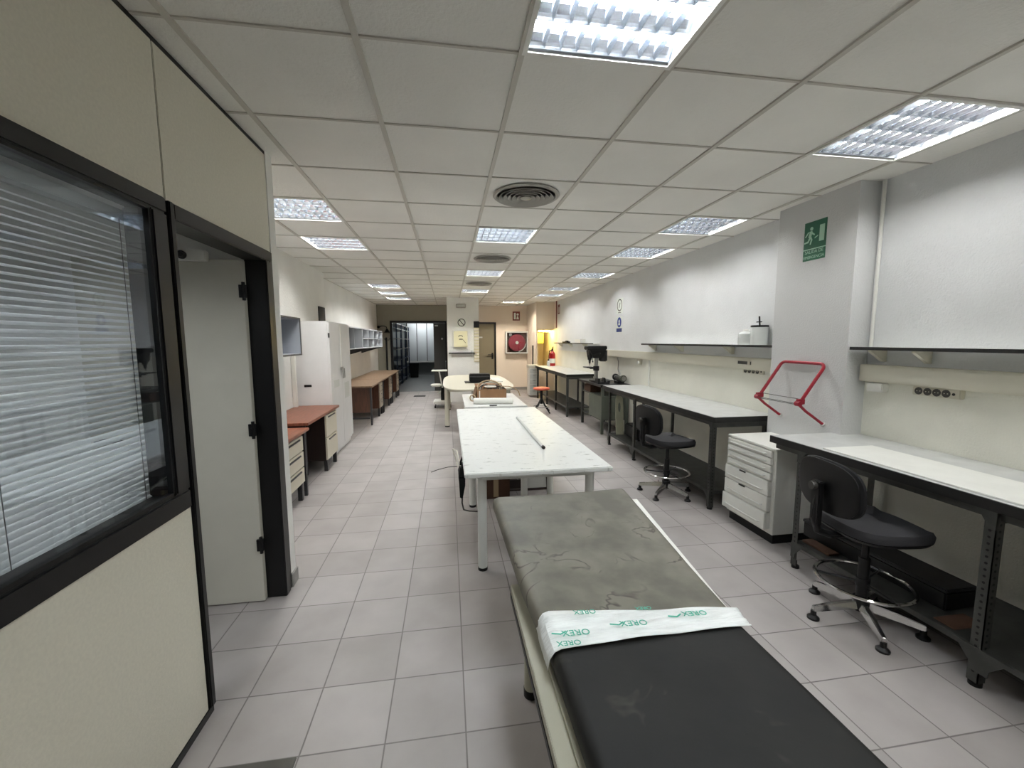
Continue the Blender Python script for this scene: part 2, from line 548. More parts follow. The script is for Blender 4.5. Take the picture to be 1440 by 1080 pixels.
# far end
mb = MB()
mb.box(-2.25, 12.9, 0, -1.70, 13.02, 2.82); mb.box(-1.70, 12.9, 2.15, -.04, 13.02, 2.82); mb.box(-.04, 12.9, 0, .2, 13.02, 2.82)
struct('wall_back_left', mb, 'wall_olive', 'grey wall around the storeroom doorway', 'wall', smooth=False)
mb = MB()
mb.box(.2, 12.9, 0, .78, 13.02, 2.82); mb.box(.78, 12.9, 2.12, 1.47, 13.02, 2.82); mb.box(1.47, 12.9, 0, 3.3, 13.02, 2.82)
struct('wall_back_right', mb, 'wall_beige', 'beige wall with the fire hose cabinet', 'wall', smooth=False)
struct('baseboard_back', B(1.50, 12.885, 0, 2.46, 12.9, .09), 'baseboard', 'skirting under the fire hose cabinet', 'baseboard')
mb = MB()
mb.box(2.46, 11.5, 0, 2.50, 12.9, 2.82); mb.box(2.50, 11.5, 1.86, 3.0, 11.6, 2.82)
struct('wall_niche', mb, 'wall_beige', 'beige wall above the yellow lit niche', 'wall', smooth=False)
struct('wall_niche_side', B(2.97, 11.12, 0, 3.12, 12.9, 2.82), 'wall_beige', 'side wall of the yellow lit niche', 'wall')
struct('wall_light_stop', B(2.46, 11.47, 0, 2.97, 11.5, .80), 'wall_beige', 'added low wall stopping the yellow niche light from leaking under the bench', 'wall')  # added to keep the niche light from spilling below the bench
struct('column', B(-.023, 10.6, 0, .775, 11.2, 2.82), 'wall_white', 'white square column near the end of the room', 'column')

# storeroom
mb = MB()
mb.box(-2.6, 19.2, 0, 1.2, 19.3, 2.7); mb.box(-2.7, 13.02, 0, -2.6, 19.3, 2.7); mb.box(1.2, 13.02, 0, 1.3, 19.3, 2.7)
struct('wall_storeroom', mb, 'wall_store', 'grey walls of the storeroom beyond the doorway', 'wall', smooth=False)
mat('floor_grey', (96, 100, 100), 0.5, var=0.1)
struct('floor_storeroom', B(-2.6, 13.0, 0, 1.2, 19.2, .003), 'floor_grey', 'thin dark grey sheet over the storeroom floor', 'floor')  # dark grey sheet laid over the floor tiles
struct('ceiling_storeroom', B(-2.7, 13.02, 2.62, 1.3, 19.3, 2.7), 'ceil_tile', 'ceiling of the storeroom', 'ceiling')

# ---- partition with window and door
PX = -1.015
pt = thing('wall_partition', (PX, 0, 0), 'beige office partition wall with dark joints on the left', 'wall', kind='structure')
for a, b, z0, z1 in ((-2.6, .0, 2.075, 2.612), (.004, 1.743, 2.075, 2.612), (1.749, 2.655, 2.07, 2.612), (-2.6, .0, .03, .91), (.004, 1.742, .03, .91)):
    B(PX - .07, a, z0, PX, b, z1).build('panel', 'panel_beige', pt, bevel=.002)
mb = MB()
mb.box(PX - .075, -2.6, 2.612, PX - .002, 2.66, CE); mb.box(PX - .075, -2.6, 0, PX + .004, 1.772, .03)
mb.box(PX - .06, 1.743, 2.07, PX - .004, 1.749, 2.612); mb.box(PX - .06, 2.655, 2.07, PX - .004, 2.662, 2.62)
mb.box(PX - .06, 0, .03, PX - .004, .004, .91); mb.box(PX - .06, 0, 2.07, PX - .004, .004, 2.62)
mb.build('dark_joint', 'black_frame', pt)
# frame post between window and door
mb = MB()
mb.box(PX - .09, 1.748, .03, PX + .012, 1.778, 2.07)
mb.build('frame_post', 'black_frame', pt, bevel=.004)

wn = thing('window_1', (PX, 0, 0), 'wide black framed office window with a blind behind it', 'window', kind='structure')
mb = MB()
mb.box(PX - .085, -2.6, 2.018, PX + .010, 1.735, 2.075)
mb.box(PX - .085, -2.6, .91, PX + .010, 1.735, .985)
mb.box(PX - .085, 1.655, .985, PX + .010, 1.735, 2.018)
mb.box(PX - .085, -2.6, .985, PX + .010, -2.5, 2.018)
mb.build('window_frame', 'black_frame', wn, bevel=.006)
mb = MB()
mb.box(PX - .02, -2.5, .985, PX + .003, 1.655, .998); mb.box(PX - .02, 1.645, .985, PX + .003, 1.657, 2.018); mb.box(PX - .02, -2.5, 2.01, PX + .003, 1.655, 2.02)
mb.build('glazing_bead', 'black_plastic', wn)
B(PX - .012, -2.5, .985, PX - .006, 1.655, 2.018).build('pane', 'window_glass', wn)

dr = thing('door_1', (PX, 1.78, 0), 'pale grey office door standing open in its black frame', 'door', kind='structure')
mb = MB()
mb.box(PX - .11, 1.778, 2.008, PX + .010, 2.62, 2.068)
mb.box(PX - .11, 2.565, 0, PX + .010, 2.625, 2.008)
mb.box(PX - .11, 1.778, 0, PX - .02, 1.79, 2.008)
mb.box(PX - .112, 2.625, 0, PX + .004, 2.664, 2.07)
mb.build('door_frame', 'black_frame', dr, bevel=.004)
B(-1.935, 2.525, .008, -1.115, 2.562, 2.0).build('door_leaf', 'panel_door', dr, bevel=.002)
for z in (.36, 1.05, 1.83):
    mb = MB(); mb.box(-1.135, 2.512, z - .035, -1.10, 2.53, z + .035); mb.cyl((-1.112, 2.517, z - .05), (-1.112, 2.517, z + .05), .009, 10)
    mb.build('hinge', 'black_plastic', dr)
cl = B(-1.50, 2.485, 1.985, -1.275, 2.525, 2.04).build('door_closer', 'white_paint', dr, bevel=.004)
mb = MB(); mb.cyl((-1.385, 2.47, 2.012), (-1.385, 2.487, 2.012), .022, 14); mb.bar((-1.385, 2.472, 2.012), (-1.36, 2.42, 2.004), .018, .012); mb.cyl((-1.36, 2.415, 2.004), (-1.36, 2.44, 2.004), .014, 12)
mb.build('pivot', 'black_plastic', cl)
mb = MB(); mb.cyl((-1.87, 2.47, 1.02), (-1.87, 2.525, 1.02), .01, 10); mb.cyl((-1.87, 2.475, 1.02), (-1.75, 2.475, 1.02), .009, 10)
mb.build('door_handle', 'black_plastic', dr)

# venetian blind in the office
bl = thing('venetian_blind', (-1.13, 0, 2.0), 'grey slatted blind hanging behind the office window', 'blind')
mb = MB(); t = math.radians(27); k = 0; z = 1.965
while z > .965:
    c, s_ = math.cos(t) * .0125, math.sin(t) * .0125
    xa, xb = -1.13 + c, -1.13 - c
    za, zb = z - s_, z + s_
    xm, zm = -1.13 + .002 * math.sin(t), z + .0026
    mb.loft([[(xa, -2.48, za), (xm, -2.48, zm), (xb, -2.48, zb), (xm, -2.48, zm - .0006)], [(xa, 1.77, za), (xm, 1.77, zm), (xb, 1.77, zb), (xm, 1.77, zm - .0006)]])
    z -= .0212
mb.build('slats', 'blind', bl)
B(-1.15, -2.48, 1.975, -1.11, 1.772, 2.01).build('head_rail', 'blind', bl, bevel=.003)
B(-1.145, -2.48, .945, -1.115, 1.772, .962).build('bottom_rail', 'blind', bl, bevel=.003)
for y in (.2, 1.145, 1.18, 1.66):
    MB().cyl((-1.113, y, .95), (-1.113, y, 1.98), .0012, 5).build('cord', 'shelf_dark', bl)

# storeroom door frame and leaf
dr = thing('door_2', (-.9, 12.9, 0), 'dark grey storeroom door folded open beside the white column', 'door', kind='structure')
mb = MB(); mb.box(-1.72, 12.86, 0, -1.655, 13.03, 2.16); mb.box(-1.655, 12.86, 2.10, -.045, 13.03, 2.16); mb.box(-.085, 12.86, 0, -.04, 13.03, 2.10)
mb.build('door_frame', 'black_frame', dr, bevel=.003)
B(-.445, 13.0, .01, -.095, 13.04, 2.09).build('door_leaf', 'shelf_dark', dr, bevel=.003)
MB().cyl((-.19, 12.96, 1.62), (-.19, 13.0, 1.62), .03, 14).build('door_knob', 'steel', dr)
B(-.405, 12.993, 2.0, -.31, 13.0, 2.04).build('door_plate', 'label_grey', dr)
MATS['shelf_dark'].node_tree.nodes['Principled BSDF'].inputs['Base Color'].default_value = lin((50, 50, 48))
# far door by the column
dr = thing('door_3', (1.1, 12.9, 0), 'olive grey door with black handle beside the white column', 'door', kind='structure')
mb = MB(); mb.box(1.425, 12.87, 0, 1.475, 13.03, 2.125); mb.box(.78, 12.87, 2.075, 1.425, 13.03, 2.125); mb.box(.78, 12.87, 0, .81, 13.03, 2.075)
mb.build('door_frame', 'black_frame', dr, bevel=.003)
mat('door_olive', (126, 118, 96), 0.5)
B(.81, 12.92, .01, 1.425, 12.96, 2.075).build('door_leaf', 'door_olive', dr, bevel=.003)
mb = MB(); mb.box(1.33, 12.905, .98, 1.385, 12.92, 1.18); mb.cyl((1.36, 12.87, 1.12), (1.36, 12.92, 1.12), .012, 10); mb.bar((1.36, 12.875, 1.12), (1.21, 12.875, 1.12), .02, .02)
mb.build('door_handle', 'black_plastic', dr)
B(.9, 12.915, 1.64, 1.05, 12.92, 1.68).build('door_plate', 'label_grey', dr)

# ================================================================== CEILING FIXTURES
c0, r0, tm, lab = LAMPS[1]
def lamp_proto():
    r = thing('ceiling_light', (0, 0, 0), 'x', 'ceiling light', 'recessed louvre ceiling lights')
    mb = MB(); h = .289
    mb.box(-h, -h, .085, h, h, .095)
    for sgn in (-1, 1):
        mb.box(sgn * h - .004 * (sgn > 0) , -h, .0, sgn * h + .004 * (sgn < 0), h, .09)
        mb.box(-h, sgn * h - .004 * (sgn > 0), .0, h, sgn * h + .004 * (sgn < 0), .09)
    mb.build('housing', 'lamp_inside', r, smooth=False)
    mb = MB(); o, i = .2995, .281
    for s in (-1, 1):
        mb.box(-o, min(s * o, s * i), -.006, o, max(s * o, s * i), .004)
        mb.box(min(s * o, s * i), -i, -.006, max(s * o, s * i), i, .004)
    mb.build('frame', 'white_paint', r, smooth=False)
    for y in (-.2025, -.0675, .0675, .2025):
        MB().cyl((-.272, y, .044), (.272, y, .044), .0115, 8).build('tube', 'tube_white', r)
    mb = MB()
    for y in (-.27, -.135, 0, .135, .27):
        prof = [(.0012, .004), (.004, .013), (.010, .022), (.019, .030), (.034, .038)]
        L_ = [(y - w, z) for w, z in prof] if y > -.25 else [(y - .011, .004), (y - .011, .038)]
        R_ = [(y + w, z) for w, z in prof] if y < .25 else [(y + .011, .004), (y + .011, .038)]
        mb.prism(L_ + R_[::-1], 'X', -.281, .281)
    for k in range(1, 9):
        x = -.281 + .562 * k / 9
        for y in (-.2025, -.0675, .0675, .2025):
            mb.prism([(x - .009, .026), (x - .004, .014), (x - .001, .004), (x + .001, .004), (x + .004, .014), (x + .009, .026)], 'Y', y - .062, y + .062)
    mb.build('louver', 'louver', r, smooth=False)
    return r
proto = None
for c, n, tm, lab in LAMPS:
    loc = (gx(c) + .3, gy(n) + .3, CE)
    if proto is None:
        proto = lamp_proto(); proto.location = loc; proto['label'] = lab
        first_tubes = [ch for ch in proto.children if ch.name.startswith('tube')]
        tubemesh = {'tube_white': first_tubes[0].data}
        for ch in first_tubes:
            ch.data.materials[0] = M[tm]
    else:
        o = dup(proto, loc, lab)
        cache = {}
        for ch in o.children:
            if ch.name.startswith('tube'):
                if ch.data.materials[0] is not M[tm]:
                    ch.data = ch.data.copy(); ch.data.materials[0] = M[tm]

vproto = None
for n, lab in ((4, 'large round air vent in the ceiling, nearest the camera'), (8, 'round ceiling air vent between two louvre lights, second from the camera'), (12, 'round ceiling air vent farthest from the camera, in front of the column')):
    loc = (gx(2) + .3, gy(n) + .3, CE)
    if vproto is None:
        vproto = thing('air_vent', (0, 0, 0), lab, 'air vent', 'round ceiling air vents')
        MB().lathe((0, 0, 0), [(.215, -.001), (.245, -.001), (.248, -.006), (.235, -.015), (.222, -.013), (.214, -.001)], 40).build('rim', 'vent_grey', vproto)
        MB().lathe((0, 0, 0), [(.214, .002), (.214, -.001), (.0, -.001)], 40).build('throat', 'vent_dark', vproto)
        for k, r in enumerate((.205, .172, .139, .106, .073)):
            MB().lathe((0, 0, 0), [(r - .022, -.0015), (r, -.022), (r - .0025, -.024), (r - .026, -.0015)], 40).build('cone_ring', 'vent_grey', vproto)
        MB().lathe((0, 0, 0), [(.022, -.0015), (.042, -.022), (.03, -.027), (.0, -.028)], 24).build('centre_cone', 'vent_grey', vproto)
        vproto.location = loc
    else:
        dup(vproto, loc, lab)

# ================================================================== RIGHT SIDE: BENCHES
def perforated_leg(x, y, z0, z1, sy, parent, holes=True, m='dark_steel', foot=True):
    # slotted angle post: two flanges, hole plugs, small gusset and foot
    mb = MB()
    mb.box(x, y, z0 + .02, x + .004, y + sy * .042, z1) if sy > 0 else mb.box(x, y + sy * .042, z0 + .02, x + .004, y, z1)
    mb.box(x, min(y, y + sy * .004), z0 + .02, x + .042, max(y, y + sy * .004), z1)
    leg = mb.build('leg', m, parent)
    if holes:
        mb = MB(); z = z0 + .07
        while z < z1 - .05:
            mb.cyl((x - .0008, y + sy * .021, z), (x + .001, y + sy * .021, z), .006, 8)
            yy = y - sy * .0008
            mb.cyl((x + .021, yy, z), (x + .021, y + sy * .001, z), .006, 8)
            z += .03
        mb.build('punched_holes', 'black_plastic', leg)
    if foot:
        mb = MB(); mb.cyl((x + .02, y + sy * .02, z0), (x + .02, y + sy * .02, z0 + .016), .024, 14); mb.cyl((x + .02, y + sy * .02, z0 + .016), (x + .02, y + sy * .02, z0 + .05), .009, 8)
        mb.build('foot', 'black_plastic', leg)
    return leg

def gusset(mb, x, y, z, sy, s=.11):
    mb.prism([(y, z), (y + sy * s, z), (y + sy * s * .75, z - .018), (y + sy * .035, z - s * .7), (y + sy * .03, z - s), (y, z - s)], 'X', x - .003, x + .001)

def bench(name, label, x0, ya, yb, top, legs, shelf_z, has_back=True, shelf=True, xr=2.965):
    r = thing(name, (x0, (ya + yb) / 2, 0), label, 'workbench', 'workbenches along the right wall')
    B(x0 + .004, ya + .004, top - .022, xr, yb - .004, top).build('worktop', 'laminate_grey', r, bevel=.002)
    mb = MB(); mb.box(x0, ya, top - .05, x0 + .022, yb, top - .002); mb.box(x0 + .022, ya, top - .05, xr, ya + .022, top - .002); mb.box(x0 + .022, yb - .022, top - .05, xr, yb, top - .002)
    mb.build('edge_band', 'black_edge', r, bevel=.002)
    mb = MB(); mb.box(x0 + .03, ya + .03, top - .088, x0 + .035, yb - .03, top - .05); mb.box(xr - .06, ya + .05, top - .12, xr - .055, yb - .05, top - .05)
    for y in legs: mb.box(x0 + .05, y - .002, top - .10, xr - .06, y + .002, top - .05)
    mb.build('apron', 'dark_steel', r)
    for k, (y, sy) in enumerate(legs.items()):
        perforated_leg(x0 + .012, y, 0, top - .05, sy, r)
        perforated_leg(xr - .09, y, 0, top - .05, sy, r, holes=False)
    if shelf:
        mb = MB(); y0_, y1_ = min(legs), max(legs)
        mb.box(x0 + .018, y0_ + .005, shelf_z - .03, xr - .1, y1_ - .005, shelf_z)
        sh = mb.build('lower_shelf', 'dark_steel', r, bevel=.002)
        for y, sy in legs.items():
            for zz, ss, sz in [(shelf_z, sy, .11), (top - .05, sy, .08)] + ([(shelf_z, -sy, .11)] if y not in (y0_, y1_) else []):
                mb = MB(); gusset(mb, x0 + .010, y, zz, ss, sz); mb.build('gusset_plate', 'dark_steel', r)
    return r
b1 = bench('workbench', 'long workbench nearest the camera with a white board lying on it', 2.295, -.9, 2.625, .868, {1.36: 1, 2.385: -1, -.75: 1}, .185)
b2 = bench('workbench', 'middle workbench past the pillar, with a swivel chair pushed up to it', 2.33, 3.31, 6.03, .868, {3.345: 1, 4.97: -1, 5.80: -1}, .175)
b3 = bench('workbench', 'farthest workbench, carrying the red fire extinguisher, behind the drill press', 2.345, 8.05, 11.08, .872, {8.06: 1, 9.0: -1, 9.85: -1, 10.9: -1}, .2)
o = B(2.325, -.85, .868, 2.69, 2.225, .876).build('board', 'laminate_white', bevel=.002, origin=(2.5, .7, .868))
tag(o, 'white board lying on the front half of the nearest workbench', 'board')
# black case on the shelf of the near bench
k = thing('storage_case', (2.6, 2.0, .185), 'long black case lying on the lower shelf of the nearest workbench', 'case')
B(2.45, 1.60, .186, 2.64, 2.45, .285).build('body', 'black_plastic', k, bevel=.008)
B(2.446, 1.596, .282, 2.644, 2.454, .302).build('lid', 'cast_iron', k, bevel=.005)
o = B(2.36, 2.16, .186, 2.44, 2.36, .20).build('cardboard_scrap', 'cardboard_dark', bevel=.002, origin=(2.4, 2.26, .186)); tag(o, 'flat brown scrap at the far end of the nearest bench shelf', 'cardboard')
o = B(2.34, 1.48, .186, 2.52, 1.57, .192).build('cardboard_scrap', 'cardboard_dark', bevel=.002, origin=(2.43, 1.52, .186)); tag(o, 'flat brown scrap on the nearest bench shelf beside the perforated leg', 'cardboard')
# panel leaning under middle bench
k = thing('hand_hole_board', (2.45, 5.6, .175), 'narrow grey-green board with an oval hand hole, leaning under the middle workbench', 'panel')
def slot_panel():
    mb = MB(); n = 24
    out = [(-.055, 0), (.055, 0), (.055, .40), (.05, .52), (.03, .60), (-.03, .60), (-.05, .52), (-.055, .40)]
    def ring(pts, k):
        # resample polygon to k points by angle about the hole centre
        cx, cz = 0, .40; res = []
        for i in range(k):
            a = 2 * PI * i / k
            d = (math.cos(a), math.sin(a)); best = None
            for (x1, z1), (x2, z2) in zip(pts, pts[1:] + pts[:1]):
                ex, ez = x2 - x1, z2 - z1
                den = d[0] * ez - d[1] * ex
                if abs(den) < 1e-9: continue
                t_ = ((x1 - cx) * ez - (z1 - cz) * ex) / den
                u_ = ((x1 - cx) * d[1] - (z1 - cz) * d[0]) / den
                if t_ > 0 and -1e-6 <= u_ <= 1 + 1e-6 and (best is None or t_ < best): best = t_
            res.append((cx + d[0] * best, cz + d[1] * best))
        return res
    a = ring(out, 48)
    h = [(.022 * math.cos(2 * PI * i / 48), .40 + .075 * math.sin(2 * PI * i / 48)) for i in range(48)]
    Mx = Matrix.Translation((2.47, 5.66, .176)) @ Matrix.Rotation(math.radians(-6), 4, 'X') @ Matrix.Rotation(math.radians(-8), 4, 'Z')
    P = lambda p, y: tuple(Mx @ Vector((p[0], y, p[1])))
    lps = [[P(p, -.015) for p in h], [P(p, -.015) for p in a], [P(p, .015) for p in a], [P(p, .015) for p in h]]
    rings = [[mb.bm.verts.new(p) for p in lp] for lp in lps]
    for q in range(4):
        A, Bq = rings[q], rings[(q + 1) % 4]
        for i in range(48):
            mb.bm.faces.new((A[i], A[(i + 1) % 48], Bq[(i + 1) % 48], Bq[i]))
    return mb
slot_panel().build('board', 'grey_green', k)
o = MB().box(2.52, 5.2, .176, 2.78, 5.62, .36).build('toolbox', 'black_plastic', bevel=.02, origin=(2.65, 5.4, .176))
tag(o, 'black box on the lower shelf of the middle workbench behind the hand-hole board', 'box')

# drawer cabinet
k = thing('drawer_cabinet', (2.48, 2.92, 0), 'white metal seven-drawer cabinet standing between the two nearest workbenches', 'cabinet')
B(2.40, 2.665, .075, 2.80, 3.185, .735).build('body', 'white_paint', k, bevel=.004)
B(2.42, 2.68, 0, 2.79, 3.17, .075).build('plinth', 'black_plastic', k)
B(2.385, 2.655, .728, 2.805, 3.195, .745).build('top', 'white_paint', k, bevel=.004)
zs = [(.672, .722, .006), (.617, .669, .006), (.555, .614, .006), (.495, .552, .006), (.375, .492, .02), (.25, .372, .02), (.115, .247, .035)]
for z0, z1, pull in zs:
    d = B(2.40 - .018 - pull, 2.69, z0, 2.40, 3.178, z1 - .003).build('drawer', 'white_paint', k, bevel=.004)
    xf = 2.40 - .018 - pull; zc = z0 + (z1 - z0) * (.45 if z1 - z0 < .08 else .35)
    mb = MB(); mb.tube([(xf + .002, 2.74, zc), (xf - .014, 2.745, zc), (xf - .014, 3.13, zc), (xf + .002, 3.135, zc)], .0045, 6)
    mb.build('handle', 'white_leg', d)
    if z0 in (.375, .25):
        B(xf - .003, 2.93, z1 - .012, xf + .002, 3.0, z1 - .001).build('latch', 'black_plastic', d)

# metal drill bench
k = thing('tool_cabinet', (2.7, 6.95, 0), 'dark green-grey metal tool bench carrying the drill press', 'tool bench')
B(2.44, 6.39, .79, 2.96, 7.56, .83).build('worktop', 'cast_iron', k, bevel=.004)
for x in (2.475, 2.90):
    for y in (6.43, 7.44):
        B(x, y, 0, x + .045, y + .045, .79).build('leg', 'machine_green' if y < 7 else 'dark_steel', k, bevel=.003)
B(2.485, 6.475, .22, 2.93, 7.44, .235).build('lower_shelf', 'dark_steel', k)
B(2.485, 6.475, .615, 2.93, 7.44, .63).build('upper_shelf', 'machine_green', k)
B(2.487, 6.475, .235, 2.50, 7.08, .61).build('front_panel', 'machine_green', k, bevel=.003)
B(2.50, 6.475, .235, 2.93, 6.49, .61).build('side_panel', 'machine_green', k)
B(2.94, 6.475, .235, 2.95, 7.44, .79).build('rear_panel', 'shelf_dark', k)
o = MB().box(2.50, 7.05, .631, 2.70, 7.38, .76).build('box', 'cardboard_dark', origin=(2.6, 7.2, .631), bevel=.004)
tag(o, 'reddish brown box inside the tool bench under the drill press', 'box')

# drill press
k = thing('drill_press', (2.58, 6.9, .83), 'black bench drill press standing on the metal tool bench', 'drill press')
mb = MB(); mb.prism([(2.48, 6.72), (2.74, 6.74), (2.74, 7.06), (2.48, 7.08), (2.45, 6.9)], 'Z', .831, .865)
mb.build('base', 'cast_iron', k, bevel=.008)
MB().cyl((2.545, 6.9, .86), (2.545, 6.9, 1.30), .034, 18).build('column', 'steel', k)
mb = MB(); mb.cyl((2.545, 6.9, 1.03), (2.545, 6.9, 1.11), .052, 18); mb.box(2.43, 6.88, 1.06, 2.53, 6.92, 1.085)
tb = mb.build('table_arm', 'cast_iron', k, bevel=.003)
B(2.34, 6.79, 1.082, 2.49, 7.01, 1.098).build('table_plate', 'cast_iron', tb, bevel=.003)
mb = MB(); mb.loft([[(2.40, 6.83, 1.25), (2.66, 6.83, 1.25), (2.66, 6.97, 1.25), (2.40, 6.97, 1.25)], [(2.385, 6.81, 1.395), (2.70, 6.81, 1.395), (2.70, 6.99, 1.395), (2.385, 6.99, 1.395)]])
mb.build('head', 'black_plastic', k, bevel=.012)
mb = MB(); mb.box(2.352, 6.80, 1.392, 2.705, 7.0, 1.46)
mb.build('belt_cover', 'black_plastic', k, bevel=.012, seg=3)
mb = MB(); mb.cyl((2.425, 6.9, 1.30), (2.425, 6.9, 1.22), .045, 16, .034); mb.cyl((2.425, 6.9, 1.22), (2.425, 6.9, 1.155), .024, 14, .014); mb.cyl((2.425, 6.9, 1.16), (2.425, 6.9, 1.12), .005, 8)
mb.build('chuck', 'cast_iron', k)
mb = MB(); mb.cyl((2.665, 6.9, 1.20), (2.665, 6.9, 1.385), .075, 20); mb.cyl((2.665, 6.9, 1.19), (2.665, 6.9, 1.20), .055, 20)
mb.build('motor', 'cast_iron', k, bevel=.004)
for a in (0.3, 2.4, 4.5):
    mb = MB(); c = Vector((2.45, 6.80, 1.30)); e = c + Vector((math.cos(a) * .11, -.05, math.sin(a) * .11))
    mb.cyl((2.45, 6.83, 1.30), tuple(e), .006, 8); mb.lathe(tuple(e), [(.0, -.014), (.013, -.006), (.013, .006), (.0, .014)], 12)
    mb.build('feed_handle', 'black_plastic', k)
# drill vise in front
k = thing('machine_vise', (2.55, 6.62, .83), 'dark machine vise in front of the drill press', 'vise')
mb = MB(); mb.box(2.45, 6.55, .831, 2.66, 6.68, .86); mb.box(2.45, 6.55, .86, 2.49, 6.68, .92); mb.loft([[(2.56, 6.56, .86), (2.60, 6.56, .86), (2.60, 6.67, .86), (2.56, 6.67, .86)], [(2.56, 6.57, .93), (2.59, 6.57, .93), (2.59, 6.66, .93), (2.56, 6.66, .93)]])
mb.build('body', 'cast_iron', k, bevel=.004)
mb = MB(); mb.cyl((2.60, 6.615, .885), (2.74, 6.615, .885), .01, 10); mb.cyl((2.735, 6.57, .885), (2.735, 6.66, .885), .005, 8)
mb.build('spindle', 'steel', k)
# bench grinder
k = thing('bench_grinder', (2.83, 6.5, .83), 'small bench grinder with two wheels at the wall end of the tool bench', 'grinder')
mb = MB(); mb.cyl((2.85, 6.50, .915), (2.85, 6.72, .915), .045, 18); mb.box(2.79, 6.53, .831, 2.91, 6.69, .87); mb.box(2.82, 6.56, .86, 2.88, 6.66, .9)
mb.build('motor', 'cast_iron', k, bevel=.004)
for y, s in ((6.45, -1), (6.77, 1)):
    w = MB().cyl((2.85, y - .02, .925), (2.85, y + .02, .925), .056, 22).build('wheel_guard', 'machine_green' if s < 0 else 'cast_iron', k, bevel=.004)
    MB().cyl((2.85, y - s * .03, .925), (2.85, y + s * .025, .925), .037, 20).build('wheel', 'steel', w)
mb = MB(); mb.tube([(2.80, 6.43, .99), (2.78, 6.43, 1.03), (2.77, 6.42, 1.07)], .006, 8); mb.box(2.735, 6.39, 1.055, 2.80, 6.45, 1.06)
mb.build('eye_shield', 'clear_plastic', k)

# -------- wall shelves, trunking, sockets
def shelf(label, x0, ya, yb, z, brackets):
    r = thing('wall_shelf', (2.96, (ya + yb) / 2, z), label, 'shelf', 'black edged wall shelves on the right')
    B(x0 + .003, ya, z - .018, 2.968, yb, z).build('board', 'laminate_white', r)
    B(x0 - .004, ya - .004, z - .020, x0 + .003, yb + .004, z + .001).build('edge_band', 'black_edge', r)
    for y in brackets:
        mb = MB(); mb.prism([(2.965, z - .019), (x0 + .03, z - .019), (x0 + .03, z - .03), (2.945, z - .10), (2.965, z - .10)], 'Y', y - .012, y + .012)
        mb.build('bracket', 'trunking', r)
    return r
shelf('black edged white wall shelf nearest the camera, above the four round sockets', 2.808, -.9, 2.53, 1.503, (2.42, 2.15, 1.0))
shelf('long black edged wall shelf past the pillar, with a jar standing at its end', 2.812, 3.245, 5.75, 1.507, (3.95, 4.9, 5.6))
shelf('short black edged wall shelf above the farthest workbench', 2.82, 7.85, 10.9, 1.5, (8.6, 9.7, 10.6))

def trunk(label, ya, yb):
    r = thing('cable_trunking', (2.96, (ya + yb) / 2, 1.26), label, 'cable trunking', 'cable trunking on the right wall')
    B(2.90, ya, 1.262, 2.969, yb, 1.38).build('body', 'trunking', r, bevel=.004)
    B(2.895, ya + .01, 1.275, 2.901, yb - .01, 1.368).build('cover', 'trunking', r, bevel=.002)
    B(2.897, ya - .004, 1.26, 2.969, ya + .002, 1.382).build('end_cap', 'trunking', r)
trunk('beige cable trunking under the nearest wall shelf', -.9, 2.535)
trunk('long beige cable trunking running from the pillar to the drill press', 3.245, 7.65)

def sockets(label, y0, y1, z0, z1, x=2.93):
    r = thing('socket_strip', (x, (y0 + y1) / 2, z0), label, 'socket strip', 'socket strips under the trunking')
    B(x, y0, z0, 2.969, y1, z1).build('body', 'offwhite', r, bevel=.003)
    n = 4; s = (y1 - y0) * .78 / n; rr = min(s, z1 - z0) * .43
    for i in range(n):
        yc = y1 - .012 - s * (i + .5)
        d = MB().lathe((x - .0015, yc, (z0 + z1) / 2), [(rr * 1.1, 0), (rr, -.001), (rr * .92, .0008), (0, .0009)], 18, 'X').build('socket', 'socket_dark', r)
        mb = MB()
        for q in (-1, 1): mb.cyl((x - .004, yc + q * rr * .4, (z0 + z1) / 2), (x + .001, yc + q * rr * .4, (z0 + z1) / 2), rr * .14, 8)
        mb.build('contact', 'offwhite', d)
    MB().cyl((x - .002, y0 + .03, (z0 + z1) / 2), (x, y0 + .03, (z0 + z1) / 2), .008, 10).build('switch', 'black_plastic', r)
sockets('row of four round sockets under the trunking, above the nearest workbench', 1.955, 2.205, 1.205, 1.258)
sockets('small row of four dark sockets above the middle workbench', 3.50, 3.78, 1.225, 1.275, 2.95)
o = B(2.91, 2.375, 1.195, 2.969, 2.485, 1.256).build('junction_box', 'white_paint', bevel=.006, origin=(2.94, 2.43, 1.195))
tag(o, 'small white box on the wall under the end of the nearest trunking', 'junction box')
k = thing('switch_plate', (2.893, 3.7, 1.30), 'small dark switch plate on the trunking just past the pillar', 'switch')
B(2.889, 3.60, 1.315, 2.894, 3.78, 1.345).build('plate', 'socket_dark', k)
B(2.886, 3.61, 1.31, 2.89, 3.64, 1.355).build('rocker', 'offwhite', k)
k = thing('wall_socket', (2.95, 6.1, 1.20), 'white socket with a plug hanging below the trunking beside the drill press', 'socket')
B(2.93, 6.02, 1.18, 2.969, 6.14, 1.262).build('box', 'offwhite', k, bevel=.004)
MB().cyl((2.905, 6.06, 1.21), (2.93, 6.06, 1.21), .024, 14).build('plug', 'white_paint', k)
o = MB().tube([(2.95, 6.95, 1.26), (2.955, 6.9, 1.18), (2.96, 6.93, 1.05), (2.955, 6.85, .95), (2.90, 6.86, .86), (2.80, 6.98, .842)], .004, 6).build('power_cord', 'cast_iron', origin=(2.95, 6.9, 1.26))
tag(o, 'thin black power cord hanging from the trunking behind the drill press', 'cord')
o = MB().cyl((2.945, 2.505, 1.505), (2.945, 2.505, 2.63), .011, 12).build('conduit_pipe', 'white_paint', origin=(2.945, 2.505, 1.5))
